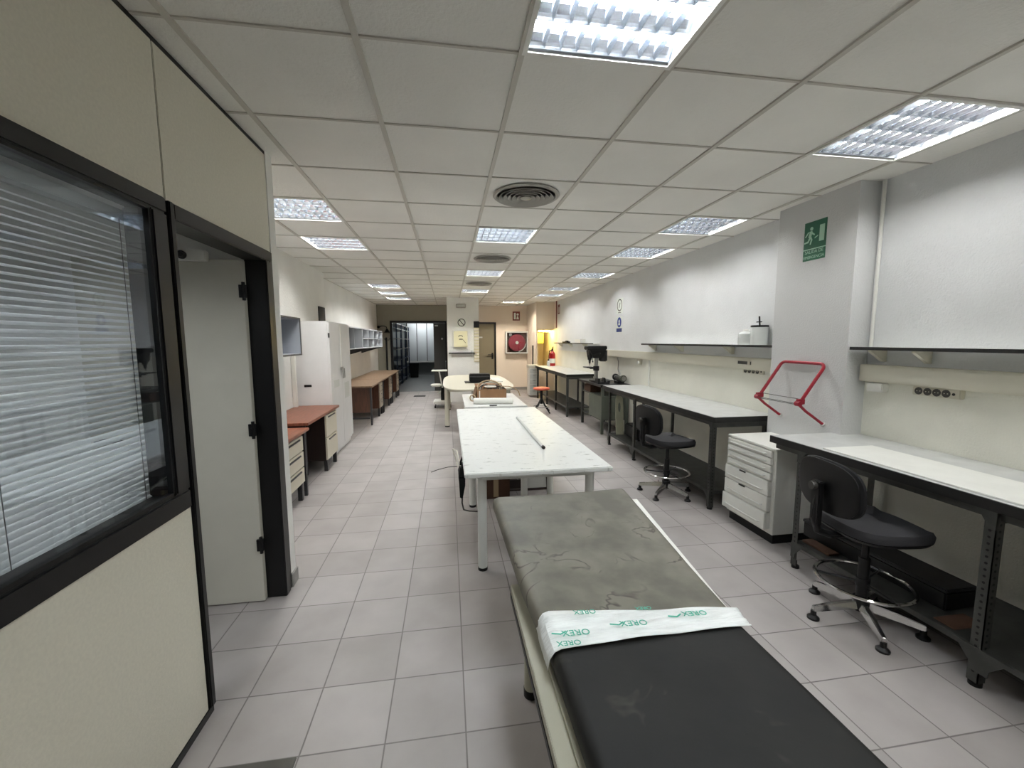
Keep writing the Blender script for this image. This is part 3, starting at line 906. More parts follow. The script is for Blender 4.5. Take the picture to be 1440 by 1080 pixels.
tag(o, 'thin white pipe running up the corner beside the pillar', 'pipe')
o = MB().cyl((2.945, 5.75, .87), (2.945, 5.75, 1.262), .012, 12).build('conduit_pipe', 'white_paint', origin=(2.945, 5.75, .87))
tag(o, 'thin white pipe rising from the far end of the middle workbench to the trunking', 'pipe')

# jars on the middle shelf
k = thing('jar', (2.89, 3.51, 1.507), 'clear jar with black lid and stirrer on the shelf end by the pillar', 'jar')
MB().lathe((2.89, 3.51, 1.508), [(.0, 0), (.07, 0), (.073, .008), (.073, .155), (.07, .165)], 28).build('body', 'clear_plastic', k)
mb = MB(); mb.lathe((2.89, 3.51, 1.673), [(.0, 0), (.074, 0), (.076, .008), (.073, .018), (.0, .02)], 28); mb.build('lid', 'black_plastic', k)
mb = MB(); mb.cyl((2.89, 3.51, 1.69), (2.885, 3.515, 1.775), .007, 8); mb.box(2.88, 3.49, 1.718, 2.896, 3.545, 1.727); mb.build('stirrer', 'black_plastic', k)
k = thing('bottle', (2.895, 3.69, 1.507), 'squat white plastic bottle beside the black-lidded jar', 'bottle')
MB().lathe((2.895, 3.69, 1.508), [(.0, 0), (.066, 0), (.07, .01), (.07, .105), (.05, .122), (.028, .13)], 24).build('body', 'clear_plastic', k)
MB().lathe((2.895, 3.69, 1.636), [(.0, 0), (.028, 0), (.028, .02), (.0, .022)], 18).build('cap', 'white_paint', k)
k = thing('black_gadget', (2.87, 9.9, 1.5), 'small black device on the shelf above the farthest workbench', 'device')
mb = MB(); mb.box(2.82, 9.65, 1.501, 2.90, 10.1, 1.53); mb.build('body', 'black_plastic', k, bevel=.006)
mb = MB(); mb.box(2.815, 9.7, 1.53, 2.87, 9.82, 1.55); mb.build('button_block', 'cast_iron', k, bevel=.004)
k = thing('white_box', (2.87, 8.9, 1.5), 'small white box on the shelf above the farthest workbench', 'box')
B(2.82, 8.65, 1.501, 2.94, 9.05, 1.57).build('body', 'white_paint', k, bevel=.004)
B(2.815, 8.645, 1.562, 2.945, 9.055, 1.578).build('lid', 'white_paint', k, bevel=.004)

# -------- red folding rack on the pillar
k = thing('folding_rack', (2.79, 2.9, .9), 'red tubular folding rack with thin wire rods fixed to the pillar', 'rack')
YA, YB = 2.69, 3.10
hoop = [(2.585, YB, 1.085)] + [(2.585 + .19 * t_, YB, 1.085 + .27 * t_) for t_ in (.3, .6, .85)]
tp = []
r_ = .045
cxz = (2.784, 1.372)
pts = [(2.585, YB, 1.085), (2.755, YB, 1.328)]
pts += [(2.762 + .018 * math.sin(a), YB - r_ * (1 - math.cos(a)), 1.338 + .036 * math.sin(a)) for a in (0.2, .5, .8, 1.1, 1.4, PI / 2)]
pts += [(2.78, (YA + YB) / 2, 1.374)]
pts += [(2.762 + .018 * math.sin(a), YA + r_ * (1 - math.cos(a)), 1.338 + .036 * math.sin(a)) for a in (PI / 2, 1.4, 1.1, .8, .5, .2)]
pts += [(2.755, YA, 1.328), (2.585, YA, 1.085)]
MB().tube(pts, .0125, 10).build('hoop', 'red_paint', k)
for y in (YA, YB):
    mb = MB(); mb.tube([(2.575, y, 1.075), (2.61, y, 1.045), (2.64, y, 1.02), (2.798, y, .915)], .0105, 10)
    a_ = mb.build('arm', 'red_paint', k)
    mb = MB(); mb.cyl((2.572, y - .022, 1.08), (2.572, y + .022, 1.08), .02, 14); mb.box(2.56, y - .012, 1.075, 2.62, y + .012, 1.115)
    mb.build('pivot', 'red_paint', k, bevel=.003)
    MB().cyl((2.79, y, .92), (2.80, y, .913), .02, 12).build('foot_cap', 'label_grey', a_)
for dx, dz in ((-.012, .0), (.012, -.012), (.035, .03)):
    MB().cyl((2.575 + dx, YA, 1.08 + dz), (2.575 + dx, YB, 1.08 + dz), .003, 6).build('wire_rod', 'dark_steel', k)

# -------- signs
def board_x(x, y0, z0, y1, z1, name, m, parent, t=.002):   # thin plate on a wall facing -X
    return B(x - t, y0, z0, x, y1, z1).build(name, m, parent)
def P_X(mb, x, pts, t=.0012):   # flat polygon facing -X, pts are (u,v): u grows to the viewer's right (-Y)
    mb.prism([(p[0], p[1]) for p in pts], 'X', x - t, x)
def circ(u, v, r, n=28, sx=1.0): return [(u + r * sx * math.cos(2 * PI * i / n), v + r * math.sin(2 * PI * i / n)) for i in range(n)]
k = thing('exit_sign', (2.798, 2.88, 2.17), 'green emergency exit sign with running figure, on the pillar', 'sign')
board_x(2.80, 2.782, 2.258, 2.978, 2.462, 'pictogram_plate', 'sign_green', k)
board_x(2.80, 2.782, 2.168, 2.978, 2.250, 'text_plate', 'sign_green', k)
board_x(2.80, 2.782, 2.250, 2.978, 2.258, 'divider', 'sign_pale_green', k, .0025)
mb = MB(); P_X(mb, 2.7975, [(2.798, 2.30), (2.84, 2.30), (2.84, 2.42), (2.798, 2.42)]); mb.build('door_symbol', 'sign_pale_green', k)
mb = MB(); X_ = 2.7975
P_X(mb, X_, circ(2.912, 2.408, .0135))
P_X(mb, X_, [(2.925, 2.39), (2.905, 2.392), (2.912, 2.345), (2.93, 2.34), (2.938, 2.35)])
P_X(mb, X_, [(2.925, 2.39), (2.945, 2.385), (2.968, 2.355), (2.962, 2.349), (2.942, 2.372)])
P_X(mb, X_, [(2.908, 2.39), (2.90, 2.378), (2.88, 2.362), (2.884, 2.353), (2.912, 2.37)])
P_X(mb, X_, [(2.93, 2.345), (2.94, 2.32), (2.972, 2.312), (2.972, 2.302), (2.935, 2.306), (2.914, 2.34)])
P_X(mb, X_, [(2.92, 2.345), (2.912, 2.35), (2.90, 2.325), (2.912, 2.29), (2.922, 2.29), (2.914, 2.325)])
P_X(mb, X_, [(2.88, 2.338), (2.852, 2.35), (2.852, 2.342), (2.88, 2.329)])
mb.build('running_figure', 'sign_pale_green', k)
RX = Matrix.Rotation(-PI / 2, 4, 'Z') @ Matrix.Rotation(PI / 2, 4, 'X')
text_mesh('SALIDA DE', .034, 'lettering', 'sign_pale_green', Matrix.Translation((2.7972, 2.88, 2.232)) @ RX, k)
text_mesh('EMERGENCIA', .0305, 'lettering', 'sign_pale_green', Matrix.Translation((2.7972, 2.88, 2.192)) @ RX, k)

k = thing('safety_sign', (2.968, 6.94, 2.02), 'white warning sign with dark ring, the upper of two on the right wall', 'sign')
board_x(2.97, 6.81, 2.02, 7.07, 2.285, 'plate', 'sign_white', k)
mb = MB(); o_, i_ = circ(6.94, 2.165, .105), circ(6.94, 2.165, .088)
for j in range(28):
    P_X(mb, 2.968, [o_[j], o_[(j + 1) % 28], i_[(j + 1) % 28], i_[j]])
P_X(mb, 2.968, [(6.915, 2.20), (6.93, 2.21), (6.965, 2.125), (6.95, 2.12)]); P_X(mb, 2.968, [(6.88, 2.032), (7.0, 2.032), (7.0, 2.042), (6.88, 2.042)])
mb.build('symbol', 'sign_black', k)
k = thing('safety_sign', (2.968, 6.94, 1.69), 'blue and white mandatory sign, the lower of two on the right wall', 'sign')
board_x(2.97, 6.81, 1.69, 7.07, 1.965, 'plate', 'sign_white', k)
mb = MB(); P_X(mb, 2.968, circ(6.94, 1.868, .088)); P_X(mb, 2.968, [(6.825, 1.70), (7.055, 1.70), (7.055, 1.765), (6.825, 1.765)]); mb.build('blue_disc', 'sign_blue', k)
mb = MB(); P_X(mb, 2.9665, circ(6.94, 1.885, .03)); P_X(mb, 2.9665, [(6.90, 1.82), (6.98, 1.82), (6.965, 1.86), (6.915, 1.86)]); mb.build('head_symbol', 'sign_white', k)
k = thing('safety_sign', (2.968, 10.98, 2.27), 'red fire sign seen edge-on at the far end of the right wall', 'sign')
board_x(2.97, 10.88, 2.27, 11.08, 2.52, 'plate', 'sign_red', k, .004)
mb = MB(); P_X(mb, 2.966, [(10.93, 2.30), (10.99, 2.30), (10.99, 2.45), (10.93, 2.45)]); mb.build('symbol', 'sign_white', k)

# -------- drafting chairs
def chair_proto():
    r = thing('drafting_chair', (0, 0, 0), 'x', 'chair', 'black drafting chairs with chrome foot rings')
    # seat: front towards +X
    def seat_loop(s, z):
        out = []
        for i in range(32):
            a = 2 * PI * i / 32
            ca, sa = math.cos(a), math.sin(a)
            e = 2 / 3.2
            out.append((.02 + .215 * s * math.copysign(abs(ca) ** e, ca), .22 * s * math.copysign(abs(sa) ** e, sa), z - (.018 if ca > .75 else 0)))
        return out
    MB().loft([seat_loop(.9, .525), seat_loop(.99, .537), seat_loop(1.0, .56), seat_loop(.95, .582), seat_loop(.75, .589), seat_loop(.3, .586)]).build('seat', 'grey_fabric', r)
    MB().loft([seat_loop(.93, .515), seat_loop(.985, .532)]).build('seat_shell', 'black_plastic', r)
    mb = MB(); mb.box(-.13, -.07, .485, .13, .07, .517); mb.bar((.02, .07, .50), (.02, .2, .495), .012, .012)
    mb.build('tilt_mechanism', 'black_plastic', r, bevel=.004)
    # backrest (rounded pad, slightly curved)
    def back(xoff, s, th):
        lps = []
        for xx, ss in ((-th, .93), (-th * .6, 1.0), (0, 1.0), (th * .5, .95), (th * .7, .6)):
            lp = []
            for i in range(36):
                a = 2 * PI * i / 36
                ca, sa = math.cos(a), math.sin(a); e = 2 / 2.9
                y = .215 * s * ss * math.copysign(abs(ca) ** e, ca); z = .772 + .145 * s * ss * math.copysign(abs(sa) ** e, sa)
                lp.append((xoff + xx + .5 * y * y - .06 * (z - .78), y, z))
            lps.append(lp)
        return MB().loft(lps)
    back(-.235, 1.0, .022).build('backrest', 'black_fabric', r)
    back(-.262, .97, .008).build('back_shell', 'black_plastic', r)
    mb = MB(); mb.tube([(-.08, 0, .50), (-.2, 0, .495), (-.275, 0, .52), (-.30, 0, .60), (-.288, 0, .70), (-.28, 0, .79)], .02, 10); mb.box(-.305, -.03, .56, -.278, .03, .80)
    br = mb.build('back_bar', 'black_plastic', r, bevel=.004)
    MB().lathe((-.318, 0, .775), [(.0, -.012), (.022, -.012), (.024, 0), (.02, .012), (.0, .012)], 16, 'X').build('adjusting_knob', 'socket_dark', br)
    mb = MB(); mb.cyl((0, 0, .10), (0, 0, .36), .026, 16); mb.cyl((0, 0, .36), (0, 0, .50), .017, 14); mb.cyl((0, 0, .06), (0, 0, .13), .04, 16)
    mb.build('gas_column', 'black_plastic', r)
    # ring
    mb = MB(); mb.tube([(.215 * math.cos(2 * PI * i / 40), .215 * math.sin(2 * PI * i / 40), .225) for i in range(40)], .0105, 8, closed=True)
    rg = mb.build('foot_ring', 'chrome', r)
    mb = MB()
    for q in range(3):
        a = .5 + 2 * PI * q / 3
        mb.cyl((.03 * math.cos(a), .03 * math.sin(a), .22), (.213 * math.cos(a), .213 * math.sin(a), .225), .006, 8)
    mb.cyl((0, 0, .20), (0, 0, .245), .034, 16)
    mb.build('ring_spoke', 'black_plastic', rg)
    for q in range(5):
        a = math.radians(178 + 72 * q)
        ca, sa = math.cos(a), math.sin(a)
        mb = MB()
        def sec(d, w, z0, z1):
            px, py = -sa * w, ca * w
            return [(ca * d + px, sa * d + py, z0), (ca * d - px, sa * d - py, z0), (ca * d - px * .6, sa * d - py * .6, z1), (ca * d + px * .6, sa * d + py * .6, z1)]
        mb.loft([sec(.03, .022, .07, .115), sec(.15, .019, .058, .098), sec(.262, .015, .045, .075)])
        lg = mb.build('leg', 'chrome', r, bevel=.003)
        mb = MB(); mb.cyl((ca * .255, sa * .255, .018), (ca * .255, sa * .255, .05), .014, 12); mb.lathe((ca * .255, sa * .255, 0), [(.0, 0), (.03, 0), (.03, .01), (.016, .022), (.0, .022)], 16)
        mb.build('glide', 'black_plastic', lg)
    return r
ch = chair_proto()
ch.location = (2.245, 1.842, 0)
ch.rotation_euler = (0, 0, math.radians(-8))
ch['label'] = 'black drafting chair with chrome foot ring in front of the nearest workbench'
dup(ch, (2.17, 3.80, 0), 'black drafting chair with grey seat at the middle workbench past the white drawer cabinet', rz=math.radians(6))
for c in COL.objects:
    if c.parent is not None and c.parent.name == 'drafting_chair.001' and c.name.startswith('leg'):
        c.rotation_euler = (0, 0, math.radians(-36))

# ================================================================== FOREGROUND: EXAMINATION BED
bed = thing('examination_bed', (.64, .7, 0), 'long padded examination bed in the foreground with grey and black cushions', 'bed')
def pad_loop(y, x0, x1, zb, zt, r, skew=0.0, sag=0.0):
    # rounded cross-section in XZ at station y
    pts = []
    n = 6
    for (cx, cz, a0) in ((x1 - r, zt - r, 0), (x0 + r, zt - r, PI / 2), (x0 + r, zb + r * .6, PI), (x1 - r, zb + r * .6, 1.5 * PI)):
        rz = r if cz > zb + r else r * .6
        for i in range(n):
            a = a0 + PI / 2 * i / (n - 1)
            pts.append((cx + r * math.cos(a), cz + rz * math.sin(a)))
    # split the top run so that it can sag
    top = [(x1 - r + (x0 + r - (x1 - r)) * i / 9, zt - sag * math.sin(PI * i / 9)) for i in range(1, 9)]
    pts = pts[:n] + top + pts[n:]
    return [(x, y + skew * (x - (x0 + x1) / 2), z) for x, z in pts]
def pad(stations, zb, th, r, skew0=0.0, skew1=0.0):
    loops = []
    ys = [s[0] for s in stations]
    a, b = ys[0], ys[-1]
    def at(y):
        for (y0, *p), (y1, *q) in zip(stations, stations[1:]):
            if y <= y1 + 1e-9:
                t_ = (y - y0) / (y1 - y0)
                return [u + (v - u) * t_ for u, v in zip(p, q)]
    seq = []
    for k in range(6):
        an = PI / 2 * k / 5
        seq.append((a + r * (1 - math.sin(an)), r * (1 - math.cos(an)), 'a'))
    seq = [(a + r * (1 - math.cos(PI / 2 * k / 5)), r * (1 - math.sin(PI / 2 * k / 5))) for k in range(6)]
    seq += [(a + r + (b - a - 2 * r) * k / 9, 0) for k in range(1, 9)]
    seq += [(b - r * (1 - math.cos(PI / 2 * k / 5)), r * (1 - math.sin(PI / 2 * k / 5))) for k in range(5, -1, -1)]
    for y, ins in seq:
        x0, x1, zt = at(y)
        t_ = (y - a) / (b - a)
        ins *= .92
        loops.append(pad_loop(y, x0 + ins * .5, x1 - ins * .5, zt - th + ins * .4, zt - ins, max(r - ins * .3, .01), skew0 + (skew1 - skew0) * t_, .004))
    return MB().loft(loops)
pad([(1.262, .290, .990, .597), (1.5, .268, 1.0, .61), (2.30, .232, 1.045, .668)], 0, .075, .036, -.075, .03).build('head_cushion', 'cushion_far', bed)
pad([(-.45, .315, .995, .588), (.8, .31, .99, .588), (1.222, .305, .985, .588)], 0, .08, .036, 0, -.03).build('body_cushion', 'cushion_near', bed)
mb = MB()
mb.box(.25, -.5, .455, .305, 1.69, .492); mb.box(.955, -.5, .455, 1.01, 1.69, .492)
for y in (-.5, .6, 1.655): mb.box(.305, y, .455, .955, y + .035, .492)
mb.build('frame', 'bed_metal', bed, bevel=.003)
B(.30, -.48, .4925, .96, 1.27, .506).build('base_board', 'bed_metal', bed, bevel=.002)
B(.248, -.5, .43, .252, 1.69, .453).build('side_trim', 'black_edge', bed)
mb = MB(); mb.loft([[(.36, 1.28, .507), (1.04, 1.28, .507), (1.04, 1.28, .523), (.36, 1.28, .523)], [(.36, 2.28, .578), (1.115, 2.28, .578), (1.115, 2.28, .596), (.36, 2.28, .596)]])
mb.build('head_board', 'white_paint', bed, bevel=.002)
mb = MB()
for x in (.40, .88): mb.bar((x, 1.62, .47), (x, 2.05, .545), .03, .02)
mb.build('head_support', 'bed_metal', bed)
for x in (.333, .93):
    for y in (1.64, -.40):
        lg = MB().cyl((x, y, .02), (x, y, .457), .031, 20).build('leg', 'bed_metal', bed)
        MB().cyl((x, y, 0), (x, y, .035), .0335, 20).build('foot_cap', 'black_plastic', lg)
# paper cover strip with printed name lying over the cushion joint
ps = thing('paper_sheet', (.64, 1.23, .59), 'strip of white paper with green print across the bed between the cushions', 'paper')
mb = MB(); nu, nv = 48, 14; grid = []
rnd = random.Random(3)
for j in range(nv + 1):
    v = j / nv; row = []
    for i in range(nu + 1):
        u = i / nu
        x = .285 + u * .713
        yn = 1.155 + .012 * u + .012 * math.sin(u * 3.1)
        yf = 1.325 - .085 * u + .006 * math.sin(u * 9)
        y = yn + (yf - yn) * v
        if u < .06:                        # wraps down over the left edge
            q = (.06 - u) / .06
            x = .328 - .042 * math.sin(q * PI / 2); zz = -.062 * (1 - math.cos(q * PI / 2)) 
        else:
            zz = 0
        base = .593 + .012 * max(0, min(1, (v - .5) * 2.2))
        if v > .8: base += .004
        wr = .0035 * abs(math.sin(v * 8 + 1.3 * math.sin(u * 4.2 + .6))) - .001 + .0016 * math.sin(u * 17 + v * 7) + .0012 * math.sin(v * 37 + u * 6)
        row.append(mb.bm.verts.new((x, y, base + zz + wr)))
    grid.append(row)
for j in range(nv):
    for i in range(nu):
        mb.bm.faces.new((grid[j][i], grid[j][i + 1], grid[j + 1][i + 1], grid[j + 1][i]))
pp = mb.build('sheet', 'paper_strip', ps)
sm = pp.modifiers.new('thickness', 'SOLIDIFY'); sm.thickness = .0012; sm.offset = -1
RZ = Matrix.Rotation(PI, 4, 'Z')
for x, y, rot, sc, z in ((.395, 1.215, 2, .036, .6035), (.36, 1.175, 2, .030, .6015), (.60, 1.225, 4, .036, .6065), (.83, 1.238, 4, .034, .6075), (.45, 1.29, 4, .03, .6175), (.66, 1.277, 4, .022, .6175)):
    text_mesh('OREX', sc, 'lettering', 'teal_print', Matrix.Translation((x, y, z)) @ Matrix.Rotation(math.radians(-rot), 4, 'Z') @ RZ, ps)
for x, y in ((.315, 1.222), (.52, 1.235), (.735, 1.243)):
    mb = MB(); mb.bar((x, y, .603), (x + .03, y - .008, .603), .006, .0006); mb.bar((x + .03, y - .008, .603), (x + .05, y + .004, .603), .005, .0006)
    mb.build('printed_swoosh', 'teal_print', ps)

# ================================================================== CENTRE TABLES
tb = thing('work_table', (.58, 3.8, 0), 'long white table behind the bed with a white tube lying on it', 'table')
B(.085, 2.53, .690, 1.065, 5.06, .722).build('tabletop', 'worktop_scuffed', tb, bevel=.006, seg=3)
mb = MB()
for y in (2.62, 4.9): mb.box(.20, y, .645, .95, y + .035, .690)
for x in (.20, .915): mb.box(x, 2.65, .645, x + .035, 4.92, .690)
mb.box(.55, 3.55, .645, .60, 3.60, .69)
mb.build('underframe', 'white_leg', tb)
for x, y in ((.205, 2.68), (.955, 2.68), (.20, 3.77), (.93, 3.70), (.665, 3.62), (.205, 4.9), (.955, 4.9)):
    lg = MB().cyl((x, y, .012), (x, y, .69), .031, 20).build('leg', 'white_leg', tb)
    MB().cyl((x, y, 0), (x, y, .02), .033, 20).build('foot_cap', 'black_plastic', lg)
o = MB().tube([(.712, 4.30, .735), (.71, 3.06, .735)], .0125, 12)
k = thing('tube', (.71, 3.7, .722), 'thin white plastic tube lying lengthwise on the long white table', 'tube')
o.build('body', 'tube_plastic', k)
MB().cyl((.71, 3.035, .735), (.71, 3.062, .735), .0135, 12).build('end_plug', 'black_plastic', k)
for x, y in ((.20, 4.75), (.35, 4.60), (.40, 4.42), (.23, 3.35), (.45, 3.35), (.76, 3.12), (.74, 2.95)):
    pass
# things under the long table
def carton(name, label, x0, y0, z0, x1, y1, z1, m, cat='box'):
    r = thing(name, ((x0 + x1) / 2, (y0 + y1) / 2, z0), label, cat)
    B(x0, y0, z0, x1, y1, z1 - .004).build('body', m, r, bevel=.004)
    mb = MB(); mid = (y0 + y1) / 2
    mb.box(x0 + .002, y0 + .002, z1 - .005, x1 - .002, mid - .003, z1); mb.box(x0 + .002, mid + .003, z1 - .005, x1 - .002, y1 - .002, z1)
    mb.build('flap', m, r)
    B((x0 + x1) / 2 - .025, y0 - .001, z0 + .02, (x0 + x1) / 2 + .025, y0 + .001, z1 - .01).build('tape', 'cable_tan', r)
    return r
carton('cardboard_box', 'brown cardboard box on the floor under the long white table', .30, 3.92, 0, .575, 4.35, .27, 'cardboard_dark')
o = B(.30, 4.0, .27, .56, 4.3, .29).build('folder', 'laminate_white', bevel=.003, origin=(.43, 4.15, .27)); tag(o, 'white folder lying on the brown box under the long table', 'folder')
k = thing('crate', (.63, 4.25, 0), 'dark brown crate on the floor beside the framed picture under the table', 'crate')
mb = MB(); mb.box(.59, 4.10, .001, .735, 4.45, .012)
for z in (.03, .14, .25):
    mb.box(.585, 4.10, z, .59, 4.45, z + .09); mb.box(.735, 4.10, z, .74, 4.45, z + .09); mb.box(.585, 4.095, z, .74, 4.10, z + .09)
mb.build('slatted_box', 'wood_dark', k)
k = thing('picture_frame', (.87, 4.10, 0), 'dark framed white picture leaning under the long white table', 'picture')
Mp = Matrix.Translation((.875, 4.09, 0)) @ Matrix.Rotation(math.radians(-7), 4, 'X')
mb = MB(); mb.box(-.14, 0, 0.0, .14, .02, .025, Mp); mb.box(-.14, 0, .295, .14, .02, .32, Mp); mb.box(-.14, 0, .025, -.115, .02, .295, Mp); mb.box(.115, 0, .025, .14, .02, .295, Mp)
mb.build('frame', 'wood_dark', k)
B(-.115, .008, .025, .115, .016, .295, M4=Mp).build('picture', 'label_grey', k)
k = thing('cable_bundle', (.09, 3.05, .35), 'dark cables and bag hanging from the left edge of the long table', 'cables')
mb = MB(); mb.loft([[(.07, 3.02, .62), (.10, 3.0, .62), (.10, 3.16, .62), (.07, 3.14, .62)], [(.055, 2.98, .55), (.105, 2.98, .55), (.105, 3.18, .55), (.055, 3.18, .55)], [(.06, 3.0, .48), (.105, 3.0, .48), (.105, 3.14, .48), (.06, 3.14, .48)], [(.065, 3.02, .37), (.085, 3.02, .37), (.085, 3.08, .37), (.065, 3.08, .37)]])
mb.build('bag', 'black_fabric', k, bevel=.008)
MB().tube([(.075, 3.05, .60), (.05, 3.25, .68), (.02, 3.40, .66), (.05, 3.36, .56), (.075, 3.2, .50)], .006, 6).build('strap', 'cable_white', k)
mb = MB(); mb.tube([(.085, 3.06, .40), (.082, 3.12, .30), (.10, 3.3, .17), (.15, 3.5, .07), (.26, 3.62, .008)], .006, 6); mb.build('cable', 'black_plastic', k)
mb = MB(); mb.tube([(.095, 3.08, .687), (.075, 3.08, .64), (.073, 3.08, .58)], .008, 6); mb.build('hanger', 'black_plastic', k)
o = MB().tube([(-.23, 4.86, .004), (-.15, 4.95, .004), (-.03, 5.03, .004), (.08, 5.04, .004), (.2, 5.0, .004)], .004, 6).build('wire', 'socket_dark', origin=(0, 5, .004)); tag(o, 'thin grey wire lying on the floor left of the long table', 'wire')

# white board table with cardboard box
t2 = thing('board_table', (.6, 6.0, 0), 'lower white table behind the long one, carrying a cardboard box of cables', 'table')
B(.20, 5.32, .675, 1.02, 6.62, .70).build('tabletop', 'worktop_scuffed', t2, bevel=.004)
for x, y in ((.25, 5.38), (.97, 5.38), (.25, 6.55), (.97, 6.55)):
    MB().cyl((x, y, 0), (x, y, .675), .025, 14).build('leg', 'white_leg', t2)
mb = MB(); mb.box(.25, 5.37, .63, .97, 5.39, .675); mb.box(.25, 6.54, .63, .97, 6.56, .675); mb.build('underframe', 'white_leg', t2)
k = thing('open_carton', (.6, 6.02, .7), 'open cardboard box full of cables and hoses on the lower white table', 'box')
mb = MB(); a = (.385, 5.86, .70, .815, 6.25, .862); tck = .006
mb.box(a[0], a[1], a[2] + .0005, a[3], a[4], a[2] + tck); mb.box(a[0], a[1], a[2], a[3], a[1] + tck, a[5]); mb.box(a[0], a[4] - tck, a[2], a[3], a[4], a[5]); mb.box(a[0], a[1], a[2], a[0] + tck, a[4], a[5]); mb.box(a[3] - tck, a[1], a[2], a[3], a[4], a[5])
mb.build('body', 'cardboard', k)
mb = MB(); mb.loft([[(.39, 6.25, .86), (.81, 6.25, .86), (.81, 6.256, .862), (.39, 6.256, .862)], [(.39, 6.42, .89), (.81, 6.42, .89), (.81, 6.426, .892), (.39, 6.426, .892)]]); mb.loft([[(.385, 5.86, .862), (.385, 6.25, .862), (.391, 6.25, .862), (.391, 5.86, .862)], [(.345, 5.86, .72), (.345, 6.25, .72), (.351, 6.25, .72), (.351, 5.86, .72)]])
mb.build('flap', 'cardboard', k)
B(.42, 5.857, .72, .435, 5.861, .84).build('tape', 'cable_white', k)
def loop_pts(c, rx, rz, tilt, n=28, ph=0, y=.0):
    return [(c[0] + rx * math.cos(2 * PI * i / n + ph), c[1] + y * math.sin(2 * PI * i / n + ph) , c[2] + rz * math.sin(2 * PI * i / n + ph) + tilt * math.cos(2 * PI * i / n)) for i in range(n)]
k = thing('hose_coil', (.58, 6.05, .86), 'coiled pale hose arching over the open cardboard box', 'hose')
MB().tube(loop_pts((.585, 6.06, .86), .17, .105, 0, y=.05), .011, 8, closed=True).build('outer_coil', 'cable_tan', k)
MB().tube(loop_pts((.60, 6.10, .85), .15, .085, .01, y=.06), .009, 8, closed=True).build('inner_coil', 'cable_white', k)
k = thing('cable_heap', (.62, 6.02, .8), 'tangle of black cables inside the open cardboard box', 'cables')
mb = MB(); rr = random.Random(5)
for q in range(7):
    c = (.50 + .04 * q, 5.98 + .03 * (q % 3), .845 + .01 * (q % 2))
    mb.tube(loop_pts(c, .06 + .02 * rr.random(), .035 + .015 * rr.random(), .02 * rr.random(), ph=rr.random(), y=.08), .007, 6, closed=True)
o = mb.build('black_coils', 'cast_iron', k)
mb = MB(); mb.lathe((.60, 6.02, .87), [(.0, 0), (.075, 0), (.09, .012), (.075, .025), (.0, .028)], 24); mb.build('white_disc', 'cable_white', k)
mb = MB(); mb.tube([(.72, 6.0, .87), (.78, 5.98, .89), (.86, 6.0, .885), (.95, 6.05, .86), (1.03, 6.1, .80), (1.06, 6.12, .72)], .007, 6); mb.build('trailing_cable', 'cable_tan', k)
o = MB().tube([(.335 + .0, 5.72 + .05 * math.cos(2 * PI * i / 24), .752 + .05 * math.sin(2 * PI * i / 24)) if False else (.325 + .036 * math.cos(2 * PI * i / 24), 5.80 + .0 * i, .751 + .043 * math.sin(2 * PI * i / 24)) for i in range(24)], .008, 8, closed=True).build('hose_ring', 'cable_tan', origin=(.325, 5.8, .7)); tag(o, 'small upright hose ring at the left of the cardboard box', 'ring')
k = thing('paper_roll', (.59, 5.5, .7), 'long white paper roll lying in front of the cardboard box', 'roll')
MB().cyl((.325, 5.56, .742), (.85, 5.50, .742), .041, 24).build('roll', 'white_paint', k)
for s in (0, 1):
    x, y = ((.325, 5.56), (.85, 5.50))[s]
    MB().cyl((x - .003 + s * .0, y, .742), (x + .003, y, .742), .018, 14).build('core', 'cardboard', k)
o = B(.52, 5.345, .70, .62, 5.37, .712).build('clip', 'black_plastic', bevel=.003, origin=(.57, 5.36, .7)); tag(o, 'small black clip on the near edge of the lower white table', 'clip')

# far oval table
t3 = thing('oval_table', (.54, 8.4, 0), 'big cream boat-shaped meeting table in front of the white column', 'table')
def boat(s):
    out = []; n = 60
    for i in range(n):
        a = 2 * PI * i / n
        e = 2 / 5.0; ca, sa = math.cos(a), math.sin(a)
        out.append((.54 + .66 * s * math.copysign(abs(ca) ** e, ca), 8.42 + (1.50 - .03 * (1 - s)) * math.copysign(abs(sa) ** (2 / 3.4), sa)))
    return out
mb = MB(); p1, p2 = boat(1.0), boat(.985)
mb.loft([[(x, y, .712) for x, y in p2], [(x, y, .722) for x, y in p1], [(x, y, .738) for x, y in p1], [(x, y, .742) for x, y in p2]])
mb.build('tabletop', 'offwhite', t3)
for x, y in ((-.045, 7.50), (1.08, 7.50), (-.02, 9.4), (1.08, 9.4)):
    lg = MB().cyl((x, y, .012), (x, y, .712), .042, 18).build('leg', 'offwhite', t3)
    MB().cyl((x, y, 0), (x, y, .02), .044, 18).build('foot_cap', 'black_plastic', lg)
mb = MB(); mb.box(.0, 7.48, .64, 1.05, 7.52, .712); mb.box(.0, 9.38, .64, 1.05, 9.42, .712); mb.box(.5, 7.5, .25, .56, 9.4, .71); mb.build('underframe', 'offwhite', t3)
k = thing('black_case', (.58, 8.1, .742), 'black binder case standing on the cream meeting table', 'case')
B(.392, 7.98, .758, .792, 8.18, .915).build('body', 'black_plastic', k, bevel=.012)
B(.30, 7.93, .743, .86, 8.25, .757).build('base_tray', 'black_plastic', k, bevel=.004)
MB().cyl((.40, 7.977, .86), (.785, 7.977, .86), .012, 12).build('front_roll', 'cast_iron', k)
o = B(.875, 8.05, .743, 1.05, 8.9, .76).build('paper_stack', 'white_paint', bevel=.002, origin=(.9, 8.4, .743)); tag(o, 'low stack of white paper to the right of the black case', 'paper')
for x, y, rz in ((.95, 7.1, .3), ):
    pass
